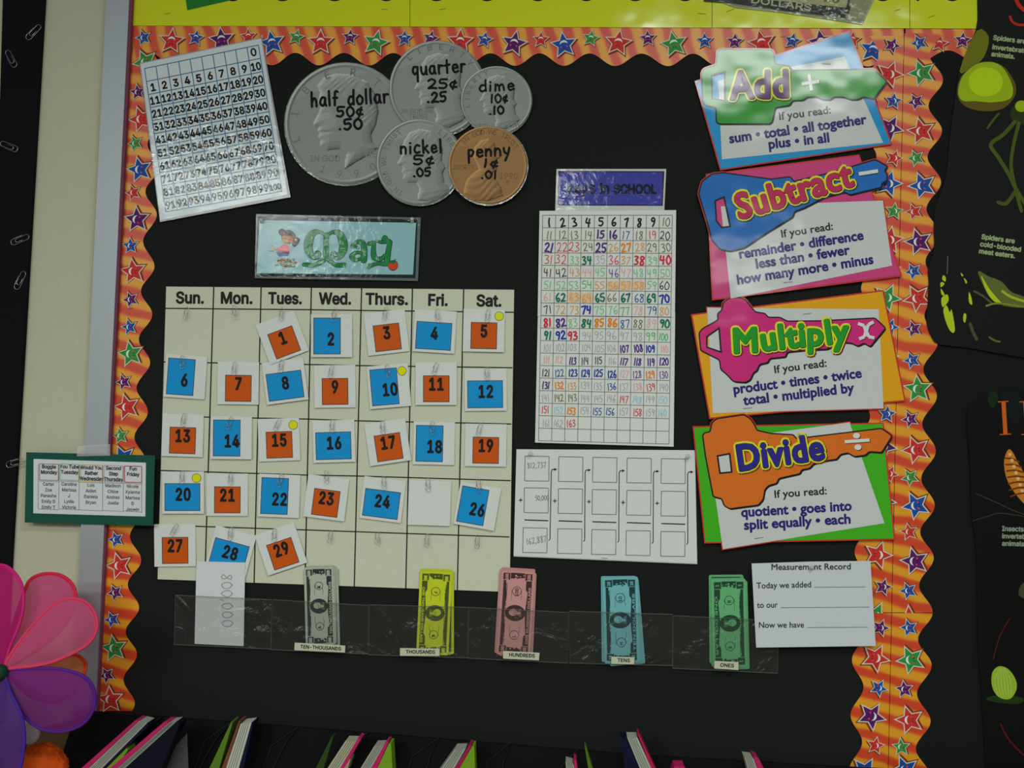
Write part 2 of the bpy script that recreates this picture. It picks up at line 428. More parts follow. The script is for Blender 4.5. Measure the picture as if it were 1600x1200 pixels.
def stars(root, d, lst, base):
    for x, y, col, big, *a in lst:
        R_ = 23.5 if big else 15
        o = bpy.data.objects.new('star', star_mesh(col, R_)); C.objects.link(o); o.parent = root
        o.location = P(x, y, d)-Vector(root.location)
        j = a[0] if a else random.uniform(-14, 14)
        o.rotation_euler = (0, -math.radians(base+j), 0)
def wave(cr, a, b):
    """scallop: cr crest positions along the strip -> function of position, 1 on a crest and 0 in a notch"""
    def f(t):
        for i in range(len(cr)-1):
            if cr[i] <= t <= cr[i+1]: return .5+.5*math.cos(2*math.pi*(t-cr[i])/(cr[i+1]-cr[i]))
        return .5
    return f
TC = [194, 271, 348, 425, 498, 577, 652, 728, 805, 881, 961, 1044, 1122, 1200, 1278, 1356, 1434, 1528]
wt = wave(TC, 0, 1)
def top_y(x): return 40.5+(x-205)*.0035
def top_strip(x0, x1, label, st, d, lo=0):
    pts = [(x0, top_y(x0)), (x1, top_y(x1))]
    for i in range(int((x1-x0)/4), -1, -1):
        x = x0+(x1-x0)*i/int((x1-x0)/4); pts.append((x, 81.5+x*.0022+19.5*wt(x)-lo))
    r = thing('border_strip', P((x0+x1)/2, 70, d), label, 'border trim', 'starry border trim')
    add('scalloped_strip', pt().poly(pts, d, RX, .0004), r); stars(r, d+.0003, st, 0)
s_, B_ = 0, 1
top_strip(207, 640, 'orange starry scalloped border above the number chart and coins', [(224, 59, 'b', 0, 90), (268, 64, 'r', 1), (306, 59, 'b', 0), (346, 62, 'p', 1, 8),
    (388, 57, 'r', 0), (425, 67, 'b', 1, 12), (463, 58, 'g', 0), (501, 66, 'r', 1), (547, 58, 'p', 0), (587, 67, 'g', 1), (632, 60, 'b', 0)], .0034)
top_strip(640, 1124, 'orange starry scalloped border between the quarter and the Add card', [(673, 60, 'p', 0), (719, 65, 'r', 1), (757, 62, 'b', 0), (803, 68, 'p', 1),
    (845, 62, 'r', 0), (881, 70, 'b', 1), (923, 60, 'g', 0), (966, 67, 'r', 1), (1012, 60, 'p', 0), (1053, 69, 'g', 1), (1101, 64, 'b', 0)], .0030)
top_strip(1124, 1412, 'orange starry scalloped border behind the top of the Add card', [(1148, 65, 'p', 0), (1190, 67, 'r', 1), (1238, 64, 'b', 0), (1283, 66, 'p', 1), (1332, 62, 'r', 0), (1364, 78, 'b', 1)], .0026)
top_strip(1415, 1527, 'short orange starry border left of the spider poster', [(1468, 68, 'r', 0), (1504, 63, 'p', 0)], .0026, 6)
LC = [36, 112, 187, 262, 336, 417, 492, 567, 644, 721, 798, 876, 950, 1023, 1100, 1176]
wl = wave(LC, 0, 1)
def side_strip(y0, y1, xi, xo, wf, mt, label, st, d, base, n=200):
    """xi(y) straight edge, xo(y,w) scalloped edge"""
    pts = [(xi(y0), y0), (xi(y1), y1)] + [(xo(y, wf(y)), y) for y in (y1+(y0-y1)*i/n for i in range(n+1))]
    r = thing('border_strip', P((xi(y0)+xi(y1))/2, (y0+y1)/2, d), label, 'border trim', 'starry border trim')
    add('scalloped_strip', pt().poly(pts, d, mt, .0004), r); stars(r, d+.0003, st, base)
xl = lambda y: 208-(y-40)*.0545
side_strip(80, 1111, xl, lambda y, w_: 240-(y-80)*.045+19.5*(w_)-3, wl, RZ, 'orange starry scalloped border down the left side of the board beside the silver frame',
    [(227, 97, 'g', 1), (215, 144, 'p', 0), (220, 186, 'r', 1), (211, 224, 'g', 0), (218, 265, 'b', 1), (208, 301, 'r', 0), (214, 343, 'p', 1), (204, 384, 'b', 0), (208, 424, 'r', 1),
     (204, 468, 'p', 0), (202, 511, 'b', 0), (204, 553, 'g', 1), (193, 597, 'p', 0), (198, 636, 'r', 1), (188, 681, 'g', 0), (192, 716, 'b', 1), (184, 762, 'r', 0), (187, 803, 'p', 1), (181, 843, 'b', 0),
     (186, 884, 'r', 1), (180, 926, 'p', 0), (175, 968, 'b', 0), (178, 1013, 'g', 1), (167, 1055, 'p', 0), (172, 1093, 'r', 1)], .0031, 90)
seam = lambda y: 1413-(y-50)*.0217
OC = [45, 125, 205, 285, 367, 450, 535, 619, 705, 790, 872, 957, 1040, 1127, 1212, 1296]
IC = [45, 125, 205, 285, 367, 450, 530, 610, 692, 777, 862, 946, 1031, 1117, 1203, 1289]
wo, wi = wave(OC, 0, 1), wave(IC, 0, 1)
xo_ = lambda y, w_: 1452-(y-100)*.0195+22*w_
xi_ = lambda y, w_: 1373-(y-100)*.0245-19*w_
side_strip(958, 1280, lambda y: seam(y)+.3, xo_, wo, RZ, 'lower length of the starry border with scallops facing right, below the seam', [(1420, 981, 'b', 0), (1423, 1031, 'g', 1), (1413, 1077, 'p', 0), (1421, 1125, 'r', 1), (1408, 1167, 'g', 0), (1414, 1203, 'b', 1)], .0044, 90)
side_strip(52, 957, lambda y: seam(y)+.3, xo_, wo, RZ, 'long starry border with scallops facing right, beside the spider poster',
    [(1436, 67, 'b', 0), (1440, 114, 'g', 1), (1431, 159, 'p', 0), (1439, 205, 'r', 1), (1431, 247, 'g', 0), (1441, 290, 'b', 1), (1428, 331, 'r', 0), (1435, 378, 'p', 1), (1427, 424, 'b', 0), (1433, 466, 'r', 1), (1427, 514, 'p', 0),
     (1425, 563, 'b', 0), (1434, 608, 'g', 1), (1422, 655, 'p', 0), (1431, 703, 'r', 1), (1422, 746, 'g', 0), (1431, 790, 'b', 1), (1420, 831, 'r', 0), (1429, 877, 'p', 1), (1419, 923, 'b', 0), (1421, 968, 'r', 1)], .0034, 90)
side_strip(958, 1280, lambda y: seam(y)-.6, xi_, wi, RZ, 'lower length of the starry border with scallops facing left, below the record sheet', [(1376, 981, 'p', 0), (1368, 1028, 'r', 1), (1373, 1075, 'b', 0), (1362, 1119, 'p', 1), (1368, 1165, 'r', 0), (1352, 1205, 'b', 1)], .0043, -90)
side_strip(56, 957, lambda y: seam(y)-.6, xi_, wi, RZ, 'long starry border with scallops facing left, behind the four operation cards',
    [(1394, 71, 'p', 0), (1390, 116, 'r', 1), (1396, 158, 'b', 0), (1390, 200, 'p', 1), (1397, 247, 'r', 0), (1388, 287, 'b', 1), (1397, 330, 'g', 0), (1390, 375, 'r', 1), (1394, 420, 'p', 0), (1386, 465, 'g', 1), (1391, 511, 'b', 0), (1382, 555, 'p', 1),
     (1388, 600, 'r', 0), (1386, 647, 'b', 0), (1380, 697, 'p', 1), (1390, 740, 'r', 0), (1378, 782, 'b', 1), (1386, 825, 'p', 0), (1372, 867, 'r', 1), (1380, 917, 'p', 0), (1368, 962, 'g', 1)], .0033, -90)
# yellow border along the top
YL = M((204, 214, 0), 'gloss', 1.0)
YC = [330, 404, 485, 567, 646, 724, 804, 882, 956, 1035, 1112, 1190, 1268, 1345, 1420, 1454, 1528]
wy = wave([v-3 for v in YC], 0, 1)
for x0, x1, lab in ((205, 641, 'yellow scalloped border above the number chart and coins'), (641, 1113, 'middle yellow scalloped border, left of the dollar bill'),
                    (1113, 1422, 'yellow scalloped border under the large dollar bill'), (1422, 1528, 'right end of the yellow scalloped border beside the spider poster')):
    n = max(6, int((x1-x0)/4))
    pts = [(x0, top_y(x0)-.5), (x1-.8, top_y(x1)-.5)]+[(x, 2-19*wy(x)) if x > 330 else (x, -17) for x in (x1-.8+(x0-x1+.8)*i/n for i in range(n+1))]
    p = pt().poly(pts, .0042, YL, .0006)
    one('yellow_border', p, lab, 'border trim', 'yellow border trim')
one('green_card', pt().poly([(287, -22), (360, -36), (378, -4), (292.6, 15.6)], .0052, M((30, 118, 44), 'satin'), .0006), 'green card corner over the yellow border, above the number chart', 'card')
# large banknote at the top
def big_bill():
    q = [(1062, -22), (1150, -60), (1378, -34), (1346, 35), (1225, 17), (1150, 9)]
    r = thing('dollar_bill', P(1240, 0, .006), 'large laminated dollar bill overlapping the top yellow border', 'play money')
    add('lamination', pt().poly(grow(q, 3), .0058, M((150, 156, 128), 'lam'), .0005), r)
    p = pt().poly(q, .0063, M((138, 142, 104), 'lam'))
    p.poly(S(1085, -3, 4, [(60, 20), (200, 30), (560, 80), (960, 128), (975, 60), (960, -120), (200, -160), (40, -80)]), .0064, M((52, 58, 50), 'lam'))
    p.poly([(1110, -40), (1330, -20), (1322, 12), (1225, 2), (1120, -6)], .0065, M((160, 162, 118), 'lam'))
    p.text('DOLLARS', 1172, 4, 10, .0066, M((168, 172, 140), 'lam'), 1268, 17, fat=1)
    for i in range(16):
        p.disc(1288+random.uniform(0, 44), 14+random.uniform(-3, 12)+0*i, random.uniform(1, 2.6), .0066, M((140, 146, 118), 'lam'), n=7)
    p.text('20', 1286, 2, 12, .0067, M((96, 100, 40), 'lam'), 1312, 5, fat=1)
    add('printed_face', p, r)
big_bill()

# ------------------------------------------------------------------ small hardware
steel = metal('paper_clip_steel', (168, 168, 160), .3)
pinm = clear('pushpin_clear_plastic', (225, 228, 228), .1, .45)
def clip_mesh():
    p = Part(); mm = 1.75/FOC; L, w1, w2 = 10.5, 3.3, 2.3
    pts = [(-w1, -L*.35), (-w1, L-w1)]
    def arc(cx, cy, r, a0, a1): return [(cx+r*math.cos(math.radians(a0+(a1-a0)*i/6)), cy+r*math.sin(math.radians(a0+(a1-a0)*i/6))) for i in range(7)]
    pts = [(-w1, -4)]+arc(0, L-w1, w1, 180, 0)+arc(.5, -L+w2+.4, w2+.5, 0, -180)+arc(-.2, L-w1-4, w2*.9, 180, 0)+[(w2*.9-.2, -3)]
    p.tube([Vector((x*mm, 0, -z*mm)) for x, z in pts], .00036, steel, 6); p.smooth = True
    return p.mesh('paper_clip', Vector())
CM = clip_mesh()
def clip(x, y, a, d, label, group, s=1.0):
    o = bpy.data.objects.new('paper_clip', CM); C.objects.link(o); o.location = P(x, y, d); o.rotation_euler = (0, -math.radians(a), 0); o.scale = (s, 1, s)
    tag(o, label, 'paper clip', group)
def pushpin(x, y, d, label, sc_=1.0):
    p = pt(); k = sc_*.001
    p.lathe(P(x, y, d), Vector((.12, -1, .35)), [(0, 0), (0, 4.2*k), (1.6*k, 4.4*k), (2.2*k, 3.0*k), (4*k, 2.2*k), (9*k, 2.6*k), (10*k, 3.8*k), (11.6*k, 4.6*k), (12.6*k, 3.8*k), (13*k, 0)], pinm, 18)
    one('pushpin', p, label, 'pushpin')
def staple(x0, y0, x1, y1, d, label, rgb=(150, 150, 140)):
    p = pt(); a, b = P(x0, y0, d), P(x1, y1, d); o = Vector((0, -.0006, 0)); n = Vector((0, .0006, 0))
    p.tube([a+n, a+o, b+o, b+n], .00028, metal_staple, 5); one('staple', p, label, 'staple', 'staples holding up the papers')
metal_staple = metal('staple_wire', (120, 120, 112), .4)

# ------------------------------------------------------------------ number chart 0-100
LAMW = M((205, 214, 216), 'lam'); LAMB = M((14, 14, 16), 'lam')
def quadmap(tl, tr, br, bl):
    def f(u, v): return ((tl[0]*(1-u)+tr[0]*u)*(1-v)+(bl[0]*(1-u)+br[0]*u)*v, (tl[1]*(1-u)+tr[1]*u)*(1-v)+(bl[1]*(1-u)+br[1]*u)*v)
    return f
def number_chart():
    r = thing('number_chart', P(335, 200, .007), 'tilted laminated grid of printed numbers 0 to 100 in the top left corner', 'chart')
    q = [(219.5, 99.7), (408, 60), (449, 304), (251, 344)]
    add('lamination', pt().poly(grow(q, 1.5)[:2]+[(454, 308), (250, 347)], .0062, M((150, 156, 158), 'lam'), .0004), r)
    add('paper_sheet', pt().poly(q, .0067, LAMW, .0004), r)
    g = quadmap((225.8, 107), (403.7, 70.3), (440.5, 298.9), (259, 331)); p = pt(); BL = M((40, 104, 152), 'lam')
    for i in range(11): p.line([g(i/10, 0), g(i/10, 1)], 1.3, .0069, BL, joint=False)
    for j in range(12): p.line([g(0, j/11), g(1, j/11)], 1.3, .0069, BL, joint=False)
    add('printed_grid', p, r)
    p = pt(); a = 11.3
    p.text('0', *g(.95, .72/11), 11.5, .0071, LAMB, align='c', ang=a, fat=1.1)
    for k in range(1, 101):
        i, j = (k-1) % 10, (k-1)//10+1
        x, y = g((i+.5)/10, (j+.80)/11); p.text(str(k), x, y, 11.3 if k < 100 else 8.5, .0071, LAMB, align='c', ang=a, fat=1.3, xs=.95 if k < 10 else .84 if k < 100 else .8)
    add('printed_numbers', p, r)
    pushpin(410, 59, .0068, 'small clear pushpin at the top right corner of the number chart', .4)
number_chart()

# ------------------------------------------------------------------ coins
PROF = {
 'half': [(-.02,.76),(.02,.5),(-.10,.42),(-.30,.44),(-.42,.36),(-.41,.27),(-.46,.22),(-.42,.17),(-.46,.12),(-.44,.06),(-.53,.02),(-.52,-.03),(-.44,-.18),(-.41,-.28),(-.45,-.34),(-.42,-.52),(-.46,-.64),(-.36,-.76),(-.15,-.82),(.12,-.80),(.36,-.68),(.50,-.46),(.54,-.2),(.50,.02),(.42,.18),(.44,.30),(.54,.40),(.42,.50),(.2,.62)],
 'round': [(-.05,.80),(.0,.55),(-.06,.42),(-.26,.42),(-.36,.34),(-.34,.24),(-.39,.18),(-.35,.12),(-.38,.06),(-.48,.02),(-.46,-.04),(-.36,-.22),(-.38,-.32),(-.33,-.50),(-.22,-.66),(0,-.74),(.24,-.70),(.42,-.54),(.50,-.30),(.48,-.05),(.56,.10),(.50,.22),(.54,.42),(.66,.56),(.52,.70),(.25,.84)],
 'bust': [(-.62,.72),(-.55,.40),(-.34,.18),(-.22,.10),(-.28,-.05),(-.36,-.22),(-.34,-.45),(-.20,-.62),(.02,-.68),(.16,-.56),(.20,-.40),(.22,-.30),(.31,-.20),(.22,-.14),(.24,-.06),(.20,.0),(.23,.10),(.12,.20),(.08,.26),(.20,.38),(.32,.55),(.38,.78),(.0,.92),(-.35,.90)],
}
def coin(name, cx, cy, R, d, rgb, label, prof, ring_text, hand, px, rx=1.0, mirror=1, off=(0, 0), ps=1.0):
    r = thing('coin_cutout', P(cx, cy, d), label, 'coin cutout', 'large laminated paper coins')
    add('lamination_edge', pt().disc(cx+.5, cy+1, R*1.025, d-.0006, M((120, 124, 118), 'lam'), n=40, th=.0004), r)
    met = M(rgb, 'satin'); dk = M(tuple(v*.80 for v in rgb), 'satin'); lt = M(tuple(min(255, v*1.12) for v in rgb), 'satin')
    pr = np.array([(off[0]+x*ps*mirror, off[1]+y*ps) for x, y in PROF[prof]]); nr, na = 84, 170
    def height(X, Y):
        D = np.full(X.shape, 9.0); ins = np.zeros(X.shape, bool)
        for i in range(len(pr)):
            a, b = pr[i-1], pr[i]; e = b-a; t = np.clip(((X-a[0])*e[0]+(Y-a[1])*e[1])/(e@e), 0, 1)
            D = np.minimum(D, np.hypot(X-a[0]-t*e[0], Y-a[1]-t*e[1]))
            ins ^= ((a[1] > Y) != (b[1] > Y)) & (X < (b[0]-a[0])*(Y-a[1])/((b[1]-a[1]) or 1e-9)+a[0])
        k = np.clip(D/.20, 0, 1); H = np.where(ins, np.sqrt(np.clip(1-(1-k)**2, 0, 1))*.09, 0)
        hx, hy = (X-off[0])*mirror/ps, (Y-off[1])/ps; sg = -1 if prof != 'bust' else 1
        fx, fy = {'half': (-.33, -.16), 'round': (-.27, -.12), 'bust': (.11, -.30)}[prof]
        G = lambda x, y, a, b: np.exp(-(((hx-x)/a)**2+((hy-y)/b)**2))
        hb = {'half': hy < -.34+1.0*(hx+.1), 'round': hy < -.30+1.0*(hx+.05), 'bust': hy < -.45-.9*(hx-.05)}[prof] & ins
        H += np.where(hb, .006*np.sin((hx*.8+hy*.5)*48+6*np.sin(hy*9+hx*4))*(.6+.4*np.sin(hx*21-hy*17))*np.clip(D/.06, 0, 1)+.012, 0)
        H += (-.030*G(fx, fy, .07, .045)+.014*G(fx-sg*.0, fy+.01, .035, .02)-.022*G(fx+.02, fy+.30, .09, .022)+.02*G(fx-sg*.16, fy+.2, .10, .09)+.03*G(fx-sg*.40, fy+.08, .05, .09)-.03*G(fx-sg*.40, fy+.08, .025, .05))*ins
        if prof == 'bust': H += np.where(ins & (hy > .22), .008*np.sin((hx*.6+hy)*30+3*np.sin(hx*7)), 0)
        if prof == 'round': H += np.where(ins & (hy > .62), .006*np.sin((hx*.3+hy)*40), 0)
        Rr = np.hypot(X, Y); return H + .03*np.clip(1-np.abs(Rr-.965)/.035, 0, 1)
    rr = np.linspace(0, 1, nr)[:, None]; aa = np.linspace(0, 2*np.pi, na, endpoint=False)[None, :]
    X = (rr*np.cos(aa)).ravel(); Y = (rr*np.sin(aa)).ravel()
    p = pt()
    for x, y in zip(X, Y): p.v.append(P(cx+x*R*rx, cy+y*R, d))
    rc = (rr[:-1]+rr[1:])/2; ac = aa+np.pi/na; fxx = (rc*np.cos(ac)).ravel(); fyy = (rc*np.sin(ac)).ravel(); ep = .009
    sh = 1-(height(fxx+ep, fyy)-height(fxx-ep, fyy))/(2*ep)*-.30-(height(fxx, fyy+ep)-height(fxx, fyy-ep))/(2*ep)*-.22  # relief shading put into the flat face's colour, as if lit from upper left
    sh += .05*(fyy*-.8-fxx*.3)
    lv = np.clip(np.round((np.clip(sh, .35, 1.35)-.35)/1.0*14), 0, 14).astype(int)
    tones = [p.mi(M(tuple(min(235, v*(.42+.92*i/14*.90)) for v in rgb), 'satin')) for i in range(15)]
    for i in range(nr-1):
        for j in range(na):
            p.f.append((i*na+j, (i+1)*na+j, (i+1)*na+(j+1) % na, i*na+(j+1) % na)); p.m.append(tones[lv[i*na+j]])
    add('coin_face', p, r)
    p = pt()
    for ch_s, a0, a1, rad, hh in ring_text:                       # lettering set round the rim, angles clockwise from the top
        n = len(ch_s)
        for i, ch in enumerate(ch_s):
            if ch == ' ': continue
            a = a0+(a1-a0)*i/max(1, n-1); t = math.radians(a); flip = a0 > a1
            x, y = cx+R*rad*math.sin(t), cy-R*rad*math.cos(t)
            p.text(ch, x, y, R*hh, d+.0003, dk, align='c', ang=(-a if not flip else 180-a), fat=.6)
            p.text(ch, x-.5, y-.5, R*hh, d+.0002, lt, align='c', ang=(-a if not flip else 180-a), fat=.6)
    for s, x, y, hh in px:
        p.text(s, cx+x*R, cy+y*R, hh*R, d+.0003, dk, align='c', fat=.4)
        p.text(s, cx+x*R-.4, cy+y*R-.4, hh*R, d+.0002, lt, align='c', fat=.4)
    add('raised_lettering', p, r)  # flat letters; the light offset copy paints a lit edge beside the dark one
    p = pt()
    for s, x, y, h, w_, a, xs in hand: p.hand(s, x, y, h, w_, d+.0005, M((10, 10, 10), 'satin'), ang=a, fit=xs, wob=.02)
    add('marker_writing', p, r)
SIL = (146, 152, 146)
coin('half', 540, 193, 94.5, .0045, SIL, 'largest grey paper coin, marked half dollar', 'half', [('LIBERTY', -108, 66, .80, .12), ('1990', 207, 148, .90, .12)],
     [(('half dollar'), 546, 152, 23, 3.8, 3, 121), ('50¢', 546.5, 174, 15.5, 3.6, 2, 42), ('.50', 547, 194, 16, 4, 3, 38)], [('IN GOD', -.34, .62, .10), ('WE TR', .52, .55, .10)])
coin('quarter', 683, 138, 74, .0062, SIL, 'grey paper coin behind the nickel, marked quarter', 'round', [('LIBERTY', -42, 52, .82, .13)],
     [('quarter', 685, 104, 22, 3.6, 4, 84), ('25¢', 691, 131, 14.5, 3.4, 0, 47), ('.25', 682, 152, 15, 3.6, 4, 31)], [('IN GOD WE', -.42, .52, .09), ('TRUST', -.4, .63, .09)])
coin('dime', 776, 157, 53.5, .0085, SIL, 'smallest grey paper coin at the right, marked dime', 'round', [('LIBERTY', -100, -22, .80, .14)],
     [('dime', 776, 133, 17.5, 3.2, 3, 56), ('10¢', 780, 153.5, 13, 3, 2, 28), ('.10', 775.5, 172, 12.5, 3.4, 4, 24)], [('1990', .42, .80, .14), ('IN GOD', -.5, .76, .09), ('D', .60, .58, .08)], 1.04)
coin('nickel', 655.5, 253, 66.5, .0078, SIL, 'grey paper coin below the quarter, marked nickel', 'round', [('IN GOD WE TRUST', -148, -35, .80, .11), ('LIBERTY', 35, 88, .80, .13)],
     [('nickel', 657.5, 229, 20, 3.6, 2, 66), ('5¢', 662, 250, 14.5, 3.4, 0, 34), ('.05', 659, 269, 13, 3.4, 3, 28)], [], 1.0, 1, (0, .03), 1.08)
coin('penny', 762.5, 258, 61, .0112, (160, 122, 78), 'copper brown paper coin marked penny', 'bust', [('IN GOD WE TRUST', -46, 56, .80, .13)],
     [('penny', 763.5, 234, 20, 3.6, 3, 67), ('1¢', 767, 255, 12.5, 3.4, -2, 24), ('.01', 764, 273, 12, 3.2, 0, 25)], [('LIBERTY', -.66, .10, .11), ('1990', .52, .34, .14), ('D', .5, .48, .09)], 1.01)

# ------------------------------------------------------------------ May sign
def may_sign():
    r = thing('month_sign', P(528, 387, .006), 'laminated pale blue sign with the month May in green letters, above the calendar', 'sign')
    o = [(400, 334.5), (657.5, 340), (653, 439), (398, 434.7)]
    add('lamination', pt().poly(o, .0052, M((92, 104, 100), 'lam'), .0004), r)
    add('dark_mat', pt().poly([(403, 338), (652.5, 343), (649, 434.5), (400, 431)], .0057, M((14, 34, 38), 'lam'), .0004), r)
    F = lambda pts: S(380, 320, 5.333, pts); d = .0064
    add('sign_card', pt().poly(F([(135, 128), (1440, 150), (1415, 582), (112, 570)]), .0062, M((140, 186, 190), 'lam'), .0004), r)
    G = M((18, 128, 62), 'lam'); K = M((10, 52, 44), 'lam'); p = pt()
    def stroke(pts, ws, n=6):
        c = catmull(pts, n); L = len(c); wl_ = [ws[min(len(ws)-1, int(i*(len(ws)-1)/(L-1)))]*(1-(i*(len(ws)-1)/(L-1) % 1))+ws[min(len(ws)-1, int(i*(len(ws)-1)/(L-1))+1)]*(i*(len(ws)-1)/(L-1) % 1) for i in range(L)]
        c = F(c)
        for ex, mt, dd in ((2.6, K, d), (.3, G, d+.0002)):
            for i in range(L-1):
                a, b = c[i], c[i+1]; l = math.hypot(b[0]-a[0], b[1]-a[1]) or 1e-6; nx, ny = -(b[1]-a[1])/l, (b[0]-a[0])/l
                w0, w1 = (wl_[i]/5.333+ex)/2, (wl_[i+1]/5.333+ex)/2
                p.front([P(a[0]+nx*w0, a[1]+ny*w0, dd), P(b[0]+nx*w1, b[1]+ny*w1, dd), P(b[0]-nx*w1, b[1]-ny*w1, dd), P(a[0]-nx*w0, a[1]-ny*w0, dd)], [(0, 1, 2, 3)], mt)
                p.disc(a[0], a[1], w0, dd, mt, n=8)
            p.disc(c[-1][0], c[-1][1], w1, dd, mt, n=8)
    stroke([(690, 260), (640, 228), (580, 240), (545, 310), (545, 380), (580, 435), (625, 440), (640, 410), (620, 390), (600, 405)], [14, 20, 50, 66, 60, 30, 16, 12, 10, 8])
    stroke([(690, 260), (745, 228), (800, 240), (832, 310), (832, 380), (800, 440), (755, 440), (738, 412), (755, 392), (778, 405)], [14, 20, 50, 62, 60, 30, 16, 12, 10, 8])
    stroke([(692, 250), (692, 330), (690, 400), (680, 450), (600, 500), (510, 500)], [30, 34, 40, 34, 26, 26])
    stroke([(692, 400), (710, 450), (770, 500), (848, 500)], [30, 30, 26, 28])
    p.disc(*F([(514, 500)])[0], 3.6, d+.0003, G); p.disc(*F([(848, 500)])[0], 3.6, d+.0003, G)
    stroke([(905, 340), (940, 312), (990, 315), (1008, 360), (1005, 460)], [10, 22, 34, 40, 44])
    stroke([(1000, 400), (940, 400), (905, 430), (930, 458), (980, 450)], [16, 18, 34, 26, 12])
    stroke([(910, 350), (930, 345), (960, 360)], [18, 14, 8])
    stroke([(1050, 325), (1090, 320), (1085, 380), (1095, 440), (1150, 450), (1180, 420)], [26, 22, 30, 40, 26, 14])
    stroke([(1165, 290), (1180, 268), (1195, 285), (1180, 300), (1220, 310), (1210, 380), (1200, 450), (1190, 490), (1120, 490), (1045, 512)], [16, 18, 16, 16, 30, 34, 40, 34, 18, 26])
    stroke([(1110, 305), (1160, 312), (1235, 310)], [8, 16, 8])
    p.disc(*F([(1045, 515)])[0], 3.8, d+.0003, G)
    add('month_lettering', p, r)
    p = pt(); RD = M((206, 66, 32), 'lam'); HR = M((34, 22, 26), 'lam'); SK = M((168, 118, 62), 'lam'); PK = M((214, 100, 104), 'lam'); GR = M((24, 104, 52), 'lam')
    p.disc(*F([(1247, 505)])[0], 8.2, d+.0001, HR); p.disc(*F([(1247, 505)])[0], 7.6, d+.0002, RD, ry=7)
    p.poly(F([(1205, 480), (1240, 465), (1262, 458), (1288, 482), (1262, 480), (1250, 500), (1235, 482), (1215, 492)]), d+.0004, GR); p.line(F([(1255, 470), (1270, 452)]), 1.1, d+.0004, GR)
    add('tomato_picture', p, r)
    p = pt()
    for x, y, q in ((322, 228, 5.5), (336, 252, 4.2), (438, 310, 5.5), (452, 292, 4), (428, 328, 4)): p.disc(*F([(x, y)])[0], q, d+.0001, HR, n=10)
    p.disc(*F([(378, 262)])[0], 11.5, d+.0002, HR, ry=9.5, a=-20); p.disc(*F([(368, 285)])[0], 9.2, d+.0004, SK, ry=7.8, a=-20)
    p.poly(F(catmull([(330, 255), (350, 215), (400, 225), (436, 262), (430, 300), (400, 262), (360, 258)], 4, True)), d+.0006, HR)
    for x in (358, 385): p.disc(*F([(x, 280+(x-358)*.35)])[0], .7, d+.0007, HR, n=6)
    p.line(F(catmull([(342, 300), (356, 312), (376, 312)], 4)), .7, d+.0007, HR)
    p.disc(*F([(340, 236)])[0], 1.9, d+.0007, PK, n=8); p.disc(*F([(438, 292)])[0], 1.9, d+.0007, PK, n=8)
    p.poly(F(catmull([(335, 330), (285, 365), (290, 385), (380, 395), (382, 350), (365, 335)], 4, True)), d+.0003, PK)
    p.poly(F([(270, 392), (300, 380), (385, 395), (375, 425), (300, 430)]), d+.0002, M((60, 84, 150), 'lam'))
    p.line(F([(290, 370), (240, 385), (205, 378)]), 1.6, d+.0004, SK); p.disc(*F([(243, 358)])[0], 3, d+.0003, M((178, 140, 60), 'lam'), n=10)
    rs = random.Random(3)
    for i in range(46): p.disc(*F([(270+rs.random()*170, 455+rs.random()*58)])[0], 2.2, d+.0002+i*2e-6, (GR, GR, RD)[i % 3], n=7, ry=1.8)
    add('girl_picture', p, r)
may_sign()
pushpin(644, 346, .0066, 'clear pushpin at the top right corner of the May sign', .75)
pushpin(409, 347, .0066, 'clear pushpin at the top left corner of the May sign', .75)

# ------------------------------------------------------------------ calendar
def calendar():
    r = thing('calendar_chart', P(525, 690, .005), 'large cream wall calendar grid with weekday headings', 'calendar')
    add('chart_board', pt().poly([(259, 447), (804, 452), (797, 925), (245.5, 905)], .0042, M((198, 202, 178), 'satin'), .0028, side=M((150, 160, 60))), r)
    V = [((259, 447), (245.5, 905)), ((334, 447.5), (320, 908)), ((408, 448.5), (397, 911)), ((486.5, 449), (476.5, 914)), ((565, 450), (553.5, 917)), ((644.5, 450.5), (634, 920)), ((724.5, 451.5), (714.5, 923)), ((804, 452), (797, 925))]
    p = pt(); K = M((24, 26, 24), 'ink')
    for i, (a, b) in enumerate(V): p.line([a, b], 1.3 if i in (0, 7) else 2.0, .0045, K, joint=False)
    p.line([V[0][0], V[7][0]], 1.4, .0045, K, joint=False)
    H = [[(257.5, 481.8), (485, 483.9), (565, 485), (803, 488)], [(254, 565.5), (485, 569.6), (562, 571.2), (801, 574.6)], [(251.5, 650.3), (483, 654.8), (558, 657.5), (799, 662.5)], [(249, 735), (480, 742.3), (557, 743.7), (798, 751)], [(247, 820), (320, 822.8), (478, 828), (634, 833.5), (796, 839)]]
    for h in H: p.line(h, 1.8, .0045, K, joint=False)
    add('grid_lines', p, r)
    p = pt(); T = M((28, 28, 30), 'ink')
    for s, x, x1, y in (('Sun.', 274.5, 319, 473.4), ('Mon.', 344, 395, 473.8), ('Tues.', 419, 472, 474.2), ('Wed.', 498.5, 549, 474.8), ('Thurs.', 571, 638, 475.4), ('Fri.', 668, 700, 477), ('Sat.', 744, 784, 478)):
        p.text(s, x, y, 17.2, .0046, T, x1, y+.5, fat=2.0)
    add('weekday_headings', p, r)
calendar()
OR, BU, CARD = (198, 84, 14), (16, 142, 206), (208, 213, 208)
ORM, BUM, CDM = M(OR, 'satin'), M(BU, 'satin'), M(CARD, 'satin'); NUM = M((22, 16, 18), 'ink'); DOT = M((214, 218, 20), 'satin'); DGREY = M((70, 60, 60), 'ink')
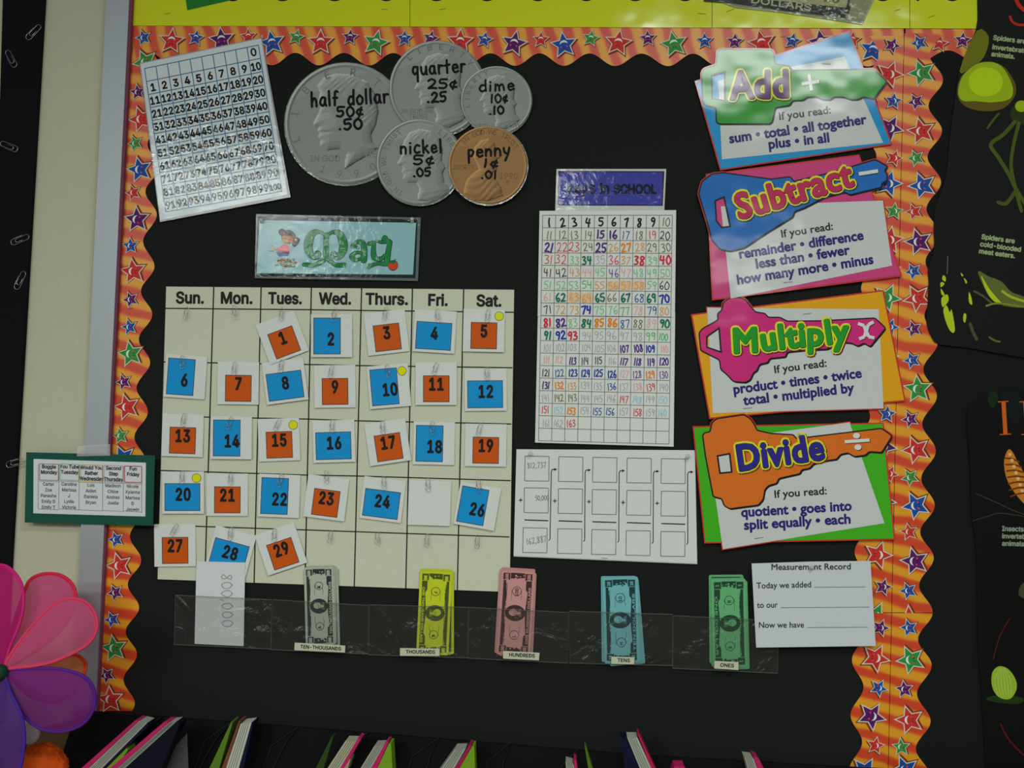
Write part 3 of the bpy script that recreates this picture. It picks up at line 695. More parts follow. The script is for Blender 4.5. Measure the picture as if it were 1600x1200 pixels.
#       n : kind, cx, cy, angle
CARDS = {1: ('o', 444, 535, 20.5), 2: ('p', 511, 525, 0), 3: ('o', 605.1, 527.2, 6.6), 4: ('l', 677.6, 524.8, -3.5), 5: ('o', 756, 524.4, -1.3), 6: ('p', 282.5, 588.7, -4), 7: ('o', 372.3, 606.7, -.8),
 8: ('l', 445.3, 602.7, 7.5), 9: ('o', 523.5, 611.7, .7), 10: ('p', 600.7, 604.5, 4.8), 11: ('o', 681.7, 607.5, 0), 12: ('l', 758, 616, .5), 13: ('o', 285.2, 688.2, -1.8), 14: ('p', 354.2, 684.4, -.5),
 15: ('o', 436.4, 695, 2), 16: ('l', 521, 696.5, 1.6), 17: ('o', 607.2, 698.7, 8.3), 18: ('p', 671, 693, -1.2), 19: ('o', 759, 703.6, -1), 20: ('l', 285, 776.7, 0), 21: ('o', 355.2, 781, -.4),
 22: ('p', 429, 775, -2.3), 23: ('o', 509, 785.8, -7.3), 24: ('l', 596, 787.4, -7.3), 25: ('x', 671, 786, -1.8), 26: ('p', 738.7, 790.2, -10), 27: ('o', 273.6, 860, .6), 28: ('l', 357.7, 867.5, -15.3), 29: ('o', 441.8, 865.2, 18.5)}
DAY = ('Sun.', 'Mon.', 'Tues.', 'Wed.', 'Thurs.', 'Fri.', 'Sat.')
DOTS = {5: (780, 494), 10: (628, 579.5), 15: (458, 664), 20: (307, 747)}
KN = {'o': 'orange', 'p': 'blue', 'l': 'blue', 'x': ''}
for n, (k, cx, cy, a) in CARDS.items():
    d = .0056+(n % 3)*.0005
    def L(x, y): q = rot(x, y, a); return cx+q[0], cy+q[1]
    w_, h_, l, t, rr, b = {'o': (40, 40.5, 12.5, 21, 12, 5), 'l': (54.5, 42, 4.5, 19, 6.5, 5), 'p': (41.5, 56, 4.5, 6, 18.5, 5), 'x': (66, 70, 0, 0, 0, 0)}[k]
    day = DAY[(n+1) % 7]; row = ('first', 'second', 'third', 'fourth', 'last')[(n+1)//7]
    shp = {'o': 'orange square', 'p': 'blue upright', 'l': 'blue wide', 'x': 'blank white'}[k]
    lab = '%s calendar card printed %d, %s row under %s' % (shp, n, row, day)
    if k == 'x': lab = 'blank white calendar card, fourth row under Fri.'
    if n in DOTS: lab = '%s calendar card printed %d with yellow dot, %s row under %s' % (shp, n, row, day)
    r = thing('date_card', Vector(P(cx, cy, d)), lab, 'card', 'calendar date cards')
    tilt = lambda x, y, cy=cy: .0012*(1+(y-cy)/40)
    sheet = [L(-w_/2-l, -h_/2-t), L(w_/2+rr, -h_/2-t), L(w_/2+rr, h_/2+b), L(-w_/2-l, h_/2+b)]
    add('card_sheet', pt(tilt).poly(sheet, d, CDM, .0004), r)
    if k == 'x': continue
    q = [L(-w_/2, -h_/2), L(w_/2, -h_/2), L(w_/2, h_/2), L(-w_/2, h_/2)]
    p = pt(tilt).poly(grow(q, .6), d+.0002, DGREY); p.poly(grow(q, -.5), d+.0004, ORM if k == 'o' else BUM); add('colour_panel', p, r)
    ox, oy = {'o': (0, -3), 'l': (1, 0), 'p': (6, 9)}[k]
    p = pt(tilt); x, y = L(ox+ (2 if k == 'p' and n > 9 else 0), oy+5); xs = .70
    s = str(n)
    p.text(s, x, y, 18.5, d+.0006, NUM, align='c', ang=a, xs=xs, fat=2.3, sp=.05)
    add('printed_number', p, r)
    if n in DOTS:
        x, y = DOTS[n]; add('round_sticker', pt(tilt).disc(x, y, 7.2, d+.0004, DGREY, n=24).disc(x, y, 6.5, d+.0006, DOT, n=24), r, 'yellow round sticker')
rows = [('in the top row under the headings', [(290.8, 490, -6), (366.5, 487.5, 10), (440, 491, -4), (522, 492, -6), (602, 490, -5), (684, 493.5, 10), (762, 493.5, -4)]),
 ('in the second row', [(284.5, 566, 4), (366, 576, -2), (439.3, 572, -2), (517.4, 580.5, -6), (606, 579.7, 14), (680, 576, -14), (761, 584, 8)]),
 ('in the third row', [(286.5, 656.5, -3), (358.7, 661, -14), (433, 664, -22), (518.8, 666, 2), (598, 668, 8), (675.6, 669, 6), (748.8, 671, -12)]),
 ('in the fourth row', [(284.4, 746, 2), (360.5, 747, 2), (437.8, 750.6, -12), (510, 745.4, 8), (600, 754.8, 8), (668.7, 758, 6), (748, 759, 12)]),
 ('in the bottom row', [(272, 828, -26), (360, 834, 0), (428.4, 836, 0), (516, 839, -2), (589.8, 841.6, 10), (667, 844.8, 0), (745.6, 846.8, 0)])]
for rn, cs in rows:
    for (x, y, a), dn in zip(cs, DAY): clip(x, y, a, .0105, 'silver paper clip in the %s column, %s of the calendar' % (dn, rn[3:]), 'paper clips on the calendar')
for x, y, a, lab in ((52, 50, -42, 'topmost silver paper clip on the black panel at the left'), (17, 92, 32, 'silver paper clip by the left edge, second from the top'), (14, 229, 70, 'silver paper clip lying nearly level by the left edge'),
                     (31, 374, -66, 'silver paper clip below the nearly level one, pointing right'), (31, 438, -22, 'silver upright paper clip on the edge of the black panel'), (24, 723, -74, 'lowest silver paper clip, left of the green schedule card')):
    clip(x, y, a, .0115, lab, 'paper clips on the black panel', 1.5)

# ------------------------------------------------------------------ Days in School
def days():
    r = thing('banner_sign', P(953, 296, .005), 'small laminated blue sign reading DAYS in SCHOOL', 'sign')
    add('lamination', pt().poly([(869.5, 264), (1041, 264), (1038, 328.5), (867.5, 329.5)], .0040, M((190, 196, 192), 'lam'), .0004), r)
    add('sign_card', pt().poly([(872.5, 267), (1038, 267.5), (1035.5, 321.5), (871.5, 321)], .0044, M((16, 20, 24), 'lam'), .0003), r)
    add('blue_panel', pt().poly([(874, 268.5), (1036, 269), (1034, 320.2), (873, 319.5)], .0048, M((60, 60, 152), 'lam'), .0003), r)
    p = pt(); K = M((14, 16, 44), 'lam')
    x = 885
    p.text('D', 885, 302, 13.5, .0050, K, 896, 302, fat=2.2); p.text('a', 898, 302, 14.5, .0050, K, 907.5, 302, fat=2.2); p.text('y', 909, 302, 14.5, .0050, K, 918, 302, fat=2.2); p.text('S', 920, 302, 13.5, .0050, K, 930, 302, fat=2.2)
    p.text('in', 937, 302, 15.5, .0050, K, 953, 302, fat=2.4); p.text('SCHOOL', 959, 302, 13.5, .0050, K, 1026, 302.3, fat=2.2)
    add('sign_lettering', p, r)
    CC = {'k': (34, 34, 40), 'y': (112, 102, 78), 'p': (108, 60, 150), 'P': (82, 40, 130), 'b': (40, 70, 160), 'B': (30, 50, 160), 'r': (204, 62, 84), 'R': (206, 40, 62), 'o': (214, 150, 62), 'O': (226, 132, 24), 'L': (112, 190, 132),
          'g': (60, 180, 86), 'G': (20, 112, 84), 'n': (222, 158, 170), 'N': (216, 140, 160), 'l': (160, 158, 164), 't': (150, 196, 212), 'x': (226, 190, 150)}
    RW = ['kkkkkkkkky', 'yyyyPPbyrk', 'PrryPoOoyy', 'rrLGlroRLR', 'kkonLpnLLL', 'LLLgoxxxLk', 'nGxxGyGbGB', 'kooBLLgnbo', 'RPLGOObynG', 'GBRlllllgg', 'llllllPPBn', 'nnPkklPPPP', 'kbBBBBnpOp', 'POollblnrl', 'lyylllrtlt', 'rtOlbblrlt', 'llr']
    q = quadmap((848, 336.3), (1050.5, 336.3), (1045.2, 693.9), (841.5, 688.5))
    sheets = [('upper white hundred chart sheet with coloured handwritten numbers 1 to 80', [(843, 329.5), (1056.5, 328.3), (1054.5, 495.5), (840, 493.5)], .0060, range(0, 8)),
              ('lower white hundred chart sheet with coloured handwritten numbers 81 to 163', [(840.5, 488), (1055, 488), (1052.5, 698), (836, 691.5)], .0050, range(8, 18))]
    for lab, out, d, rg in sheets:
        c = (sum(v[0] for v in out)/4, sum(v[1] for v in out)/4)
        r = thing('hundred_chart', P(*c, d), lab, 'chart'); add('paper_sheet', pt().poly(out, d, M((212, 216, 210), 'satin'), .0004), r)
        p = pt(); G = M((96, 98, 98), 'ink'); a, b = rg[0]/18, (rg[-1]+1)/18
        for i in range(11): p.line([q(i/10, a), q(i/10, b)], .9, d+.0002, G, joint=False)
        for j in range(rg[0], rg[-1]+2): p.line([q(0, j/18), q(1, j/18)], .9, d+.0002, G, joint=False)
        add('printed_grid', p, r)
        p = pt(); rs = random.Random(5)
        for j in rg:
            if j >= len(RW): continue
            for i, ck in enumerate(RW[j]):
                n = j*10+i+1; x, y = q((i+.5)/10, (j+.55)/18); mt = M(CC[ck], 'ink')
                bold = ck in 'GRBPO' or (ck == 'k' and j < 1); s = str(n)
                if ck == 'x':
                    pts = [(x-8+16*t/9, y+(6 if t % 2 else -6)+rs.uniform(-1.5, 1.5)) for t in range(10)]; p.line(pts, 4, d+.0003, mt)
                    mt = M((214, 150, 90), 'ink')
                h = 13 if n < 10 else 12.5 if n < 100 else 11
                if j in (2, 3) and ck in 'rRP': h = 14
                p.hand(s, x+rs.uniform(-1, 1), y+rs.uniform(-.8, .8), h, 2.6 if bold and n < 100 else 1.9 if bold else .95 if ck == 'l' else 1.3, d+.0004, mt, ang=rs.uniform(-7, 9), xs=.95 if n < 100 else .72, n=3, wob=.04)
        add('handwritten_numbers', p, r)
    # addition sheet
    out = [(807, 702), (1085.5, 703.5), (1089, 880.5), (802.5, 868.5)]
    r = thing('addition_worksheet', P(946, 790, .006), 'white sheet with five columns of empty addition boxes and arrows', 'worksheet'); d = .006
    add('back_sheet', pt().poly([(x+.6, y+1.2) for x, y in out], .0052, M((180, 186, 182), 'satin'), .0004), r)
    add('paper_sheet', pt().poly(out, d, M((208, 214, 210), 'satin'), .0004), r)
    F = lambda pts: S(790, 680, 5, pts); p = pt(); e = d+.0003
    X0 = [(152, 147, 137), (416, 413, 408), (682, 678, 674), (950, 947, 943), (1217, 1217, 1214)]
    for i, (xa, xb, xc) in enumerate(X0):
        o = i*5
        for x, y in ((xa, 163+o), (xb, 411+i*6.5), (xc, 723+i*7.2)): p.line(F([(x, y), (x+188, y+3), (x+188-2, y+196), (x-3, y+193)]), 1.0, e, GREYLINE, closed=True, joint=False)
        p.line(F([(xb, 662+i*7), (xb+186, 668+i*7)]), 1.7, e, INK, joint=False)
        ax = xa+(188 if i < 4 else 190)
        p.line(F([(xc+202, 822+i*7.5), (xc+210, 810+i*7.5), (xa+205, 285+o), (xa+212, 268+o), (xa+245, 267+o)]), 1.3, e, INK)
        p.poly(F([(xa+228, 256+o), (xa+250, 267+o), (xa+228, 279+o)]), e, INK)
        x, y = 118+i*266.5, 507+i*6.2
        p.line(F([(x-15, y), (x+15, y)]), 1.3, e, INK, joint=False); p.line(F([(x, y-15), (x, y+15)]), 1.3, e, INK, joint=False)
    add('printed_boxes', p, r)
    p = pt(); Q = M((120, 122, 124), 'ink')
    p.hand('812,737', 838.5, 727, 8.5, .9, e, Q, ang=3, xs=.85); p.hand('50,000', 847, 778, 7.5, .9, e, Q, ang=2, xs=.75); p.hand('162,887', 838, 844, 9.5, .9, e, Q, ang=9, xs=.82)
    add('pencil_writing', p, r)
    pushpin(828, 711, d, 'clear pushpin at the top left of the addition sheet', .75); pushpin(1073, 715, d, 'clear pushpin at the top right of the addition sheet', .8)
days()

# ------------------------------------------------------------------ operation cards shaped like keys
CUR[0] = GILL
def key_card(label, F, back, backc, white, key, keyc, hole, word, wc, texts, sign, d, order=0, outline=(14, 14, 20)):
    c = F([back[0], back[2]]); r = thing('operation_card', P((c[0][0]+c[1][0])/2, (c[0][1]+c[1][1])/2, d), label, 'card', 'key shaped operation cards')
    g = 'gloss'; RED = M((196, 52, 34), g)
    fb, fw, fk = F(back), F(white), roundp(F(key), 3.0); fh = F(hole)
    add('red_backing', pt().poly(grow(fb, 2.2), d, RED, .0008), r)
    for q, dd in ((fw, .0001), (fk, .0002)): add('red_backing', pt().poly(grow(q, 1.6)if q is fw else grow(fk, 2.6), d+dd, RED, .0004, holes=[] if q is fw else [fh]), r)
    add('coloured_panel', pt().poly(fb, d+.0005, M(backc, g)), r)
    add('white_panel', pt().poly(fw, d+.0008, M((196, 202, 198), g)), r)
    p = pt(); p.poly([(x+1.7, y+2.2) for x, y in fk], d+.0010, M(outline, g), holes=[fh])
    p.poly(grow(fk, 1.2), d+.0011, M(outline, g), holes=[grow(fh, -1.2)] )
    p.poly(grow(fk, -.9), d+.0014, M(keyc, g), holes=[grow(fh, 1.4)])
    add('key_shape', p, r)
    p = pt(); (wt_, wx0, wy0, wx1, wy1, wh) = word
    (x0, y0), (x1, y1) = F([(wx0, wy0), (wx1, wy1)]); st = random.getstate()
    def W_(mt, fat, dd, o=0): random.setstate(st); p.text(wt_, x0+o, y0+o, wh, d+dd, mt, x1+o, y1+o, fat=fat, jit=5, sp=.03)
    W_(M(tuple(v*.5 for v in keyc), g), 11.5, .0016, 1.5); W_(M((220, 218, 28), g), 10.5, .0018); W_(M((30, 20, 30), g), 5.2, .0020, .5); W_(M(wc, g), 4.2, .0023)
    add('word_lettering', p, r)
    p = pt(); WS = M((214, 216, 210), g); SH = M(tuple(v*.5 for v in keyc), g)
    for k, o, mt in ((0, 1.3, SH), (1, 0, WS)):
        for kind, *a in sign:
            if kind == 'l': q = F(a[0]); p.line([(x+o, y+o) for x, y in q], a[1], d+.0016+k*.0002, mt, joint=False)
            else: (x, y), = F([a[0]]); p.disc(x+o, y+o, a[1], d+.0016+k*.0002, mt, ry=a[2])
    add('operation_sign', p, r)
    p = pt()
    for i, (s, xa, ya, xb, yb) in enumerate(texts):
        (x0, y0), (x1, y1) = F([(xa, ya), (xb, yb)]); first = i == 0
        p.text(s, x0, y0, 11.5 if first else 14.6, d+.0010, M((34, 36, 36), g) if first else NAVY, x1, y1, fat=.8 if first else 1.6)
    add('printed_text', p, r)
D_ = '\u2022'
F1 = lambda pts: S(1085, 40, 5, pts); F2 = lambda pts: S(1080, 240, 4, pts); F3 = lambda pts: S(1080, 440, 4, pts); F4 = lambda pts: S(1080, 640, 4, pts)
key_card('green key shaped Add card on a blue panel, topmost of the four operation cards', F1, [(15, 440), (1205, 50), (1532, 920), (208, 1120)], (18, 142, 200), [(185, 432), (1175, 242), (1475, 915), (215, 1045)],
    [(75, 340), (172, 308), (180, 200), (205, 187), (600, 190), (618, 205), (628, 300), (745, 318), (760, 350), (1400, 342), (1503, 435), (1400, 572), (1320, 556), (1275, 578), (1215, 578), (1165, 558), (1090, 556), (1060, 580), (1000, 580), (950, 556), (880, 558), (850, 582), (765, 585), (745, 622), (632, 640), (610, 745), (590, 768), (190, 768), (172, 750), (170, 640), (85, 622), (66, 590), (58, 370)],
    (38, 150, 34), [(135, 388), (238, 362), (238, 588), (140, 572)], ('Add', 282, 572, 745, 555, 42), (88, 40, 104),
    [('If you read:', 660, 738, 1070, 684), ('sum %s total %s all together' % (D_, D_), 275, 918, 1345, 765), ('plus %s in all' % D_, 580, 962, 1060, 908)],
    [('l', [(838, 455), (975, 436)], 5.2), ('l', [(893, 382), (915, 508)], 5.2)], .0065)
key_card('blue key shaped Subtract card on a pink panel', F2, [(100, 135), (1045, 15), (1308, 760), (138, 908)], (200, 62, 122), [(185, 330), (1198, 293), (1255, 700), (248, 906)],
    [(48, 250), (68, 175), (130, 128), (200, 120), (500, 160), (620, 145), (640, 175), (850, 125), (1000, 82), (1150, 38), (1228, 82), (1205, 105), (1225, 130), (1222, 170), (1190, 185), (1190, 210), (1080, 236), (990, 258), (960, 240), (840, 270), (705, 340), (645, 362), (635, 395), (480, 490), (330, 590), (240, 610), (180, 598), (130, 540), (108, 450)],
    (22, 104, 180), [(150, 295), (205, 272), (243, 455), (190, 462), (158, 420)], ('Subtract', 300, 410, 1020, 196, 39), (184, 40, 84),
    [('If you read:', 562, 525, 890, 474), ('remainder %s difference' % D_, 300, 656, 1080, 536), ('less than %s fewer' % D_, 405, 718, 992, 628), ('how many more %s minus' % D_, 288, 818, 1142, 686)],
    [('l', [(1048, 127), (1168, 108)], 5.5)], .0085)
key_card('magenta key shaped Multiply card on a yellow panel', F3, [(8, 212), (1195, 62), (1330, 740), (120, 850)], (222, 160, 8), [(100, 163), (1172, 173), (1202, 792), (135, 822)],
    [(235, 108), (290, 96), (335, 112), (375, 160), (400, 190), (462, 200), (480, 224), (555, 224), (600, 248), (800, 246), (1148, 228), (1215, 290), (1118, 408), (1080, 384), (1040, 404), (1000, 384), (940, 380), (850, 422), (700, 430), (600, 440), (590, 470), (490, 480), (480, 505), (425, 518), (412, 555), (388, 570), (370, 612), (340, 630), (265, 625), (225, 582), (185, 548), (178, 490), (60, 430), (50, 320), (70, 295), (168, 240), (165, 200), (190, 182), (202, 130)],
    (204, 36, 118), [(98, 345), (174, 292), (186, 440), (98, 410)], ('Multiply', 262, 448, 985, 375, 37), (26, 150, 36),
    [('If you read:', 518, 573, 850, 530), ('product %s times %s twice' % (D_, D_), 265, 702, 1068, 598), ('total %s multiplied by' % D_, 330, 772, 1018, 690)],
    [('l', [(1042, 262), (1080, 275), (1092, 310), (1082, 345), (1050, 358)], 5), ('l', [(1140, 252), (1108, 268), (1095, 310), (1110, 345), (1145, 352)], 5)], .0075)
key_card('orange key shaped Divide card on a green panel, lowest of the operation cards', F4, [(18, 112), (1195, 90), (1265, 805), (90, 828)], (62, 172, 16), [(100, 200), (990, 80), (1208, 710), (198, 872)],
    [(118, 140), (130, 82), (160, 57), (330, 33), (372, 60), (400, 105), (410, 130), (500, 150), (640, 158), (655, 182), (1190, 118), (1255, 165), (1190, 268), (1112, 262), (1090, 284), (1018, 294), (980, 270), (932, 280), (910, 310), (850, 318), (762, 340), (742, 366), (690, 376), (680, 400), (547, 430), (535, 460), (482, 475), (460, 500), (450, 560), (420, 596), (240, 620), (207, 600), (190, 556), (138, 544), (90, 290), (72, 160), (85, 145)],
    (214, 108, 22), [(165, 290), (240, 276), (253, 390), (180, 397)], ('Divide', 290, 380, 835, 306, 39), (40, 34, 132),
    [('If you read:', 518, 552, 850, 528), ('quotient %s goes into' % D_, 313, 670, 1005, 628), ('split equally %s each' % D_, 330, 750, 1000, 710)],
    [('d', (1033, 163), 5.5, 4.4), ('d', (1042, 235), 5.5, 4.4), ('l', [(960, 201), (1115, 190)], 5)], .0095)

# ------------------------------------------------------------------ measurement record
CUR[0] = SANS
def record():
    q = [(1174.4, 880.5), (1265, 877.5), (1360, 876.4), (1368.4, 1009.3), (1181.5, 1011.8)]; d = .0150
    r = thing('record_sheet', P(1270, 944, d), 'white sheet headed Measurement Record with three blank lines', 'worksheet')
    bd = lambda x, y: .003*(y-880)/130
    add('paper_sheet', pt(bd).poly(q, d, M((196, 202, 204), 'satin'), .0004), r)
    CUR[0] = GILL; p = pt(bd); T = M((52, 54, 58), 'ink'); z = lambda y: d+.0004
    p.text('Measurement Record', 1204.6, 890.5, 9.2, z(890)+.0002, T, 1330, 889.5, fat=.5)
    p.text('Today we added', 1182, 919.5, 9, z(921), T, 1268, 917.5, fat=.4); p.text('to our', 1183, 949.8, 9, z(951), T, 1215, 949.2, fat=.4); p.text('Now we have', 1185, 981, 9, z(982), T, 1256.5, 980.5, fat=.4)
    for a, b, c, e in ((1272, 917.6, 1352, 917.2), (1219.5, 949.6, 1358, 948.6), (1261.5, 980.4, 1356, 980)): p.line([(a, b), (c, e)], .8, z(b), GREYLINE, joint=False)
    add('printed_text', p, r); CUR[0] = SANS
    pushpin(1266, 888, d, 'clear pushpin through the heading of the Measurement Record sheet', .75)
record()

# ------------------------------------------------------------------ schedule card
def schedule():
    r = thing('schedule_card', P(140, 764, .02), 'dark green framed card with a five column weekday schedule', 'card'); d = .0195
    add('green_mount', pt().poly([(41, 706.6), (242, 711.5), (239, 821.5), (38.5, 816.5)], d, M((22, 78, 66), 'satin'), .0008), r)
    add('paper_sheet', pt().poly([(52.5, 717), (228, 723), (227, 807), (52, 802)], d+.0005, M((206, 212, 212), 'satin'), .0003), r)
    F = lambda pts: S(0, 640, 5.333, pts); e = d+.0008; p = pt(); TT = M((34, 34, 40), 'ink'); T2 = M((80, 82, 90), 'ink')
    cols = [(325, 490, 452, (150, 70, 90)), (497, 660, 452, (100, 176, 120)), (666, 856, 460, (196, 170, 90)), (862, 1028, 465, (150, 150, 154)), (1034, 1184, 470, (176, 40, 60))]
    heads = [['Boggle', 'Monday'], ['You Tube', 'Tuesday'], ['Would You', 'Rather', 'Wednesday'], ['Second', 'Step', 'Thursday'], ['Fun', 'Friday']]
    names = [['Carter', 'Zoe', 'Panashe', 'Emily D', 'Emily T'], ['Carolina', 'Marissa', 'J', 'Lydia', 'Victoria'], ['Luis', 'Aiden', 'Daniela', 'Bryan'], ['Madison', 'Chloe', 'Andres', 'Joelle'], ['Nicole', 'Xyianna', 'Marissa', 'D', 'Jeswin']]
    for (xa, xb, y, c), hd, nm in zip(cols, heads, names):
        p.line(F([(xa+4, y), (xb-4, y+4), (xb-4, y+138), (xa+4, y+134)]), 1.2 if c[0] > 160 else .9, e, M(c, 'ink'), closed=True, joint=False)
        p.line(F([(xa-5, y), (xa-8, y+375)]), .6, e, GREYLINE, joint=False); p.line(F([(xa, y+145), (xb, y+150)]), .6, e, GREYLINE, joint=False); p.line(F([(xa-8, y+375), (xb, y+384)]), .6, e, GREYLINE, joint=False)
        for i, s in enumerate(hd):
            x, yy = F([((xa+xb)/2, y+38+i*46)])[0]; p.text(s, x, yy, 5.6, e, TT, align='c', ang=-1.5, xs=.88, fat=.6)
        for i, s in enumerate(nm):
            x, yy = F([((xa+xb)/2-4, y+182+i*48)])[0]; p.text(s, x, yy, 5.0, e, T2, align='c', ang=-1.5, xs=.9, fat=.3)
    p.line(F([(1180, 610), (1180, 860)]), .6, e, GREYLINE, joint=False)
    add('printed_table', p, r)
    add('clear_tape', pt().poly([(121, 697), (172, 694), (172, 712), (120, 713)], d+.0006, clear('clear_tape', (235, 235, 232), .25, .72), .0001), r, 'clear tape strip')
schedule()

# ------------------------------------------------------------------ pocket strip and play money
PV = clear('pocket_vinyl', (84, 86, 80), .22, .80, .012, 16); PE = clear('pocket_vinyl_edge', (120, 124, 118), .25, .55)
def pockets():
    r = thing('pocket_strip', P(745, 990, .01), 'strip of six clear vinyl pockets holding play money below the calendar', 'pocket chart')
    tops = [((274, 930), (424, 937), (423.5, 1014), (272, 1007)), ((426, 937), (576, 946), (576, 1022), (423.5, 1015)), ((577, 945), (732, 949), (731, 1028), (576, 1023)), ((733, 949), (888, 957), (887, 1036), (731, 1028.5)),
            ((889, 955), (1051, 960), (1050.5, 1040), (890, 1036)), ((1052, 962), (1217, 970), (1215, 1052), (1051, 1044))]
    for q in tops:
        p = pt(); rs = random.Random(int(q[0][0])); n = 14
        grid_sheet(p, q, .0128, PV, n, 8, lambda x, y, q=q: .0030*math.sin((x-q[0][0])/(q[1][0]-q[0][0])*math.pi)*(.6+.4*math.sin(y/9+q[0][0])))
        o = add('pocket', p, r)
        e = pt(); pp = [P(x, y, .0128) for x, y in q]
        e.tube([pp[0], pp[1], pp[2], pp[3]], .0007, PE, 6, closed=True); sub('welded_seam', e, o, r)
pockets()
def note_paper():
    r = thing('paper_slip', P(344, 943, .0092), 'white slip handwritten 800,000 standing in the first pocket', 'paper')
    add('paper_sheet', pt().poly([(307, 877), (383, 879), (380.6, 1009.6), (304, 1006)], .0092, M((206, 211, 210), 'satin'), .0004), r)
    p = pt(); Q = M((150, 152, 152), 'ink')
    p.hand('800,000', 355, 938, 16.5, 1.3, .0096, Q, ang=-89, xs=1.12); add('pencil_writing', p, r)
note_paper()
def bill(cx, cy, w_, h_, a, rgb, ink, d, label, val, words, full=True, grp='play money bills in the pockets', flip=False, val_long=None):
    r = thing('play_bill', P(cx, cy, d), label, 'play money', grp)
    pm, im = M(rgb, 'satin'), M(ink, 'ink')
    def L(u, v): q = rot(u*w_/2, v*h_/2, a); return cx+q[0], cy+q[1]
    def R_(u0, v0, u1, v1): return [L(u0, v0), L(u1, v0), L(u1, v1), L(u0, v1)]
    add('bill_paper', pt().poly(roundp(R_(-1, -1, 1, 1), 3), d, pm, .0002), r)
    e = d+.0002; p = pt(); f = -1 if flip else 1
    p.poly(R_(-.84, -.95, .84, .95), e, im); p.poly(roundp([L(-.70*f, -.80), L(.50*f, -.84), L(.50*f, -.55), L(.62*f, -.5), L(.52*f, 0), L(.62*f, .5), L(.50*f, .55), L(.50*f, .84), L(-.70*f, .80), L(-.60*f, .4), L(-.70*f, 0), L(-.60*f, -.4)], 4), e+.0001, pm)
    if full:
        e2 = e+.0002; an = a-90 if flip else a+90; lt = pm
        x, y = L(-.05*f, 0); p.disc(x, y, w_*.30, e2, im, ry=h_*.096, n=24, a=a)
        md = M(tuple(rgb[q]*.45+ink[q]*.55 for q in (0, 1, 2)), 'satin'); p.disc(x-w_*.06*f, y-1, w_*.125, e2+.0001, lt, ry=h_*.042, n=14); p.poly([(x+1*f, y-1), (x+w_*.17*f, y-h_*.058), (x+w_*.19*f, y+h_*.05), (x+1.5*f, y+3)], e2+.00006, md); p.poly([(x+1.5*f, y-1), (x+w_*.16*f, y-h_*.012), (x+w_*.16*f, y+h_*.012), (x+1.5*f, y+2)], e2+.00016, lt)
        p.disc(x-1*f, y-1.5, .9, e2+.0002, im, n=6); p.disc(x-1*f, y+1.6, .9, e2+.0002, im, n=6); p.line([(x+1.6*f, y-1.5), (x+1.6*f, y+1.5)], .7, e2+.0002, im)
        for v, s in ((-.52, val_long or words[0]), (.52, words[1])):
            x, y = L(-.02*f, v); p.ring(x, y, w_*.13, .9, e2, im, ry=w_*.13); p.text(s, *L((-.02+.09)*f if not flip else .07-.14, v+.03), 5, e2, im, align='c', ang=an, fat=.6)
        # lettering along both long edges
        s1 = 'THE UNITED STATES OF AMERICA'; A, B = (L(-.60*f, .78), L(-.60*f, -.70)); 
        if flip: A, B = B, A
        p.text(s1, A[0], A[1], 3.0, e2, im, B[0], B[1], fat=.3)
        A, B = (L(.80*f, .72), L(.80*f, -.62))
        if flip: A, B = B, A
        p.text(words[2], A[0], A[1], 3.6, e2, lt, B[0], B[1], fat=.4)
        for u in (-.66, .64):
            for v in (-.86, .86):
                x, y = L(u*f, v); q = rect(x, y, w_*.22, h_*.085, a); p.poly(roundp(q, 2), e2, im); p.line(q, .8, e2+.0001, lt, closed=True, joint=False)
                k = L(u*f+(.09 if not flip else -.09), v); p.text(val, k[0], k[1]+(len(val)*.3), 4.6, e2+.0001, lt, align='c', ang=an, xs=.8 if len(val) < 4 else .45, fat=.7)
        rs = random.Random(int(cx))
        for v0 in (-.9, .9):
            for _ in range(12):
                u = rs.uniform(-.35, .35); x, y = L(u, v0-math.copysign(rs.random()*.09, v0)); p.disc(x, y, rs.uniform(.8, 1.8), e2, (im, lt)[_ % 2], n=6)
        for v0 in (-.42, .42):
            x0, y0 = L(.25*f, v0-.12); x1, y1 = L(.25*f, v0+.12); p.line(catmull([(x0+rs.uniform(-1, 1), y0+(y1-y0)*t/6+rs.uniform(-1, 1)) for t in range(7)], 3), .5, e2, im)
            x0, y0 = L(-.32*f, v0-.13); x1, y1 = L(-.32*f, v0+.13); p.line([(x0, y0), (x1, y1)], .5, e2, im, joint=False)
    add('printed_face', p, r)
stk = [('grey', 499.5, 947, 46.5, 122, 1.5, (170, 176, 160), (44, 48, 46), [(4.5, 1, 1), (7, 2, 1.6), (2.5, -2, 1)], '10000', ('K', 'A', 'TEN THOUSAND DOLLARS'), False, 'ten-thousand'),
       ('yellow', 678.5, 958, 50.5, 130, -2.8, (192, 202, 40), (72, 82, 30), [(3, 0, -.6), (1, -4, -1.6), (5.5, -1, 0)], '1000', ('F', 'K', 'ONE THOUSAND DOLLARS'), True, 'thousand'),
       ('pink', 806, 958, 53, 132, -3.6, (196, 142, 138), (66, 40, 44), [(0, -4.5, -3.6), (3, 2, -2.6), (-3, -2, -3.6)], '100', ('100', 'L', 'ONE HUNDRED DOLLARS'), False, 'hundred'),
       ('blue', 970.5, 969, 55, 134, -1.6+3.0, (112, 176, 180), (22, 58, 60), [(5, 3, 4.6), (-3.5, -2, .6), (2, 0, 3)], '10', ('10', 'H', 'TEN DOLLARS'), False, 'ten'),
       ('green', 1139.5, 974, 54, 138, 1.2, (100, 172, 116), (22, 66, 46), [(-4.5, -7, .4), (-2, -2, 1), (3, 3, 1.5)], '1', ('B', 'E', 'ONE DOLLAR'), True, 'one')]
